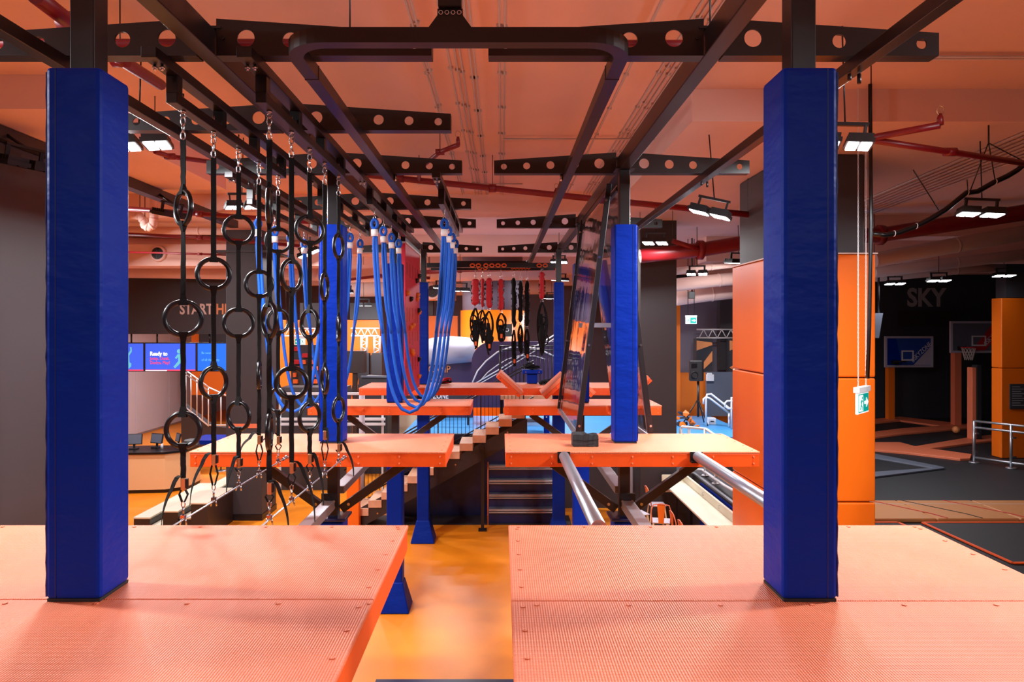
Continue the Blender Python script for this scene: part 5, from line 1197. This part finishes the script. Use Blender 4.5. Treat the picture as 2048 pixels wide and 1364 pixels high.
# ducts over the reception side
def duct(pts, rr, label, m='ceiling', name='air_duct'):
    r = thing(name, label, 'duct', pts[0]); MB().tube(pts, rr, 14).build('duct_body', m, r)
    for i in range(1, len(pts)): 
        a, b = Vector(pts[i-1]), Vector(pts[i]); d = (b-a).normalized(); MB().tube([b-d*.05, b-d*.0], rr*1.05, 14).build('joint_ring', m, r)
    for p in pts[::2]: MB().cyl(p, (p[0], p[1], CE(p[0], p[1], p[2])), .008, 5).build('hanger_rod', 'steel_dark', r)
    return r
r = duct([P(245, 434, 13.6), P(262, 430, 13.6), P(280, 432, 13.6), P(288, 442, 13.6), P(290, 452, 13.6), P(298, 456, 13.6), P(306, 450, 13.6), P(308, 436, 13.6), P(308, 376, 13.6)], .08, 'pale S-bend drain pipe under the ceiling beside the near padded post', name='drain_pipe')
def box_duct(u0, v0, u1, v1, Y, t, l):
    r = thing('box_duct', l, 'duct', P((u0+u1)/2, v1, Y)); slab(u0, v0, u1, v1, Y, t).build('duct_body', 'ceiling', r, bevel=.02)
    for u in (u0+20, u1-20): MB().cyl((XU(u, Y+.3), Y+.3, ZV(v0, Y)), (XU(u, Y+.3), Y+.3, CEIL), .015, 6).build('hanger_rod', 'steel_dark', r)
box_duct(200, 488, 640, 532, 19, .8, 'pale boxed duct with a round vent behind the hanging rings')
for u, v, Y, l in ((316, 507, 18.95, 'round dark vent in the boxed duct behind the hanging rings'), (865, 583, 25.95, 'round dark vent above the pale inflatable')):
    c = P(u, v, Y); s = 17*Y/F; r = thing('round_vent', l, 'vent', c)
    MB().tube([c+Vector((0, .04, 0)), c+Vector((0, -.03, 0))], [s, s*.9], 22).build('flange', 'ceiling', r)
    MB().tube([c+Vector((0, -.031, 0)), c+Vector((0, -.036, 0))], [s*.7, s*.7], 22).build('opening', 'wall_black', r)
    for k in (.25, .5): MB().torus(c+Vector((0, -.045, 0)), s*k, .012, None, 18, 5).build('vane', 'steel_brown', r)
    b = MB(); b.bar(c+Vector((-s*.68, -.045, 0)), c+Vector((s*.68, -.045, 0)), .02, .02); b.bar(c+Vector((0, -.045, -s*.68)), c+Vector((0, -.045, s*.68)), .02, .02); b.build('cross_bar', 'steel_brown', r)
box_duct(838, 566, 910, 600, 26, .8, 'pale boxed duct above the inflatable tunnel')
for Y, v, rr, l in ((18, 452, .10, 'upper'), (20.3, 478, .16, 'middle'), (21.2, 535, .2, 'lower')):
    duct([P(240, v+8, Y), P(400, v+10, Y), P(640, v+14, Y)], rr, '%s pale round duct over the reception' % l)
for Y, u0, u1, v, rr, l in ((17.0, 1350, 1500, 533, .09, 'first'), (18, 1350, 1530, 560, .17, 'second'), (19, 1350, 1500, 586, .22, 'third')):
    duct([P(u0, v+10, Y), P((u0+u1)/2, v, Y), P(u1, v-8, Y)], rr, '%s pale duct from the thick red pipe, above the striped columns' % l)
for Y, u0, u1, v, dv, rr, l in ((14.32, 1748, 2080, 520, -60, .16, 'nearest'), (17.5, 1748, 2080, 545, -40, .14, 'second'), (20, 1748, 2080, 556, -30, .12, 'rearmost')):
    duct([P(u0, v, Y), P((u0+u1)/2, v+dv/2, Y), P(u1, v+dv, Y)], rr, '%s dusky duct over the trampoline court' % l, m='conduit')
for Y, v, l in ((23.5, 548, 'nearer'), (29, 580, 'farther')): duct([P(680, v, Y), P(900, v-3, Y), P(1115, v-6, Y)], .3, '%s wide pale duct above the round column' % l)
# swagged black cable over the trampolines
r = thing('swagged_cable', 'thick black cable swagged below the ceiling over the trampolines', 'cable', P(1750, 468, 8.4)); Yc_ = 8.4
pts = [(1744, 468), (1770, 470), (1795, 466), (1830, 453), (1862, 437), (1890, 420), (1915, 400), (1932, 386), (1955, 383), (1985, 366), (2015, 352), (2035, 340), (2060, 318)]
MB().tube([P(u, v, Yc_) for u, v in pts], .032, 8).build('cable', 'rubber_black', r)
for (u, v, ut, vt) in ((1877, 420, 1826, 340), (1990, 362, 1977, 287), (1940, 382, 1976, 287), (2046, 322, 1978, 287), (1936, 385, 1934, 360)): MB().cyl(P(u, v, Yc_), P(ut, vt, Yc_-.3), .007, 5).build('suspension_wire', 'steel_dark', r)
MB().cyl(P(1977, 287, Yc_-.3), (P(1977, 287, Yc_-.3).x, Yc_-.3, SOF), .01, 6).build('anchor_hook', 'steel_dark', r)
for (u, v) in ((1788, 467), (1832, 452), (1934, 385), (1990, 364)): MB().torus(P(u, v, Yc_), .034, .005, Matrix.Rotation(math.pi/2, 4, 'Z'), 12, 5).build('cable_tie', 'white_paint', r)
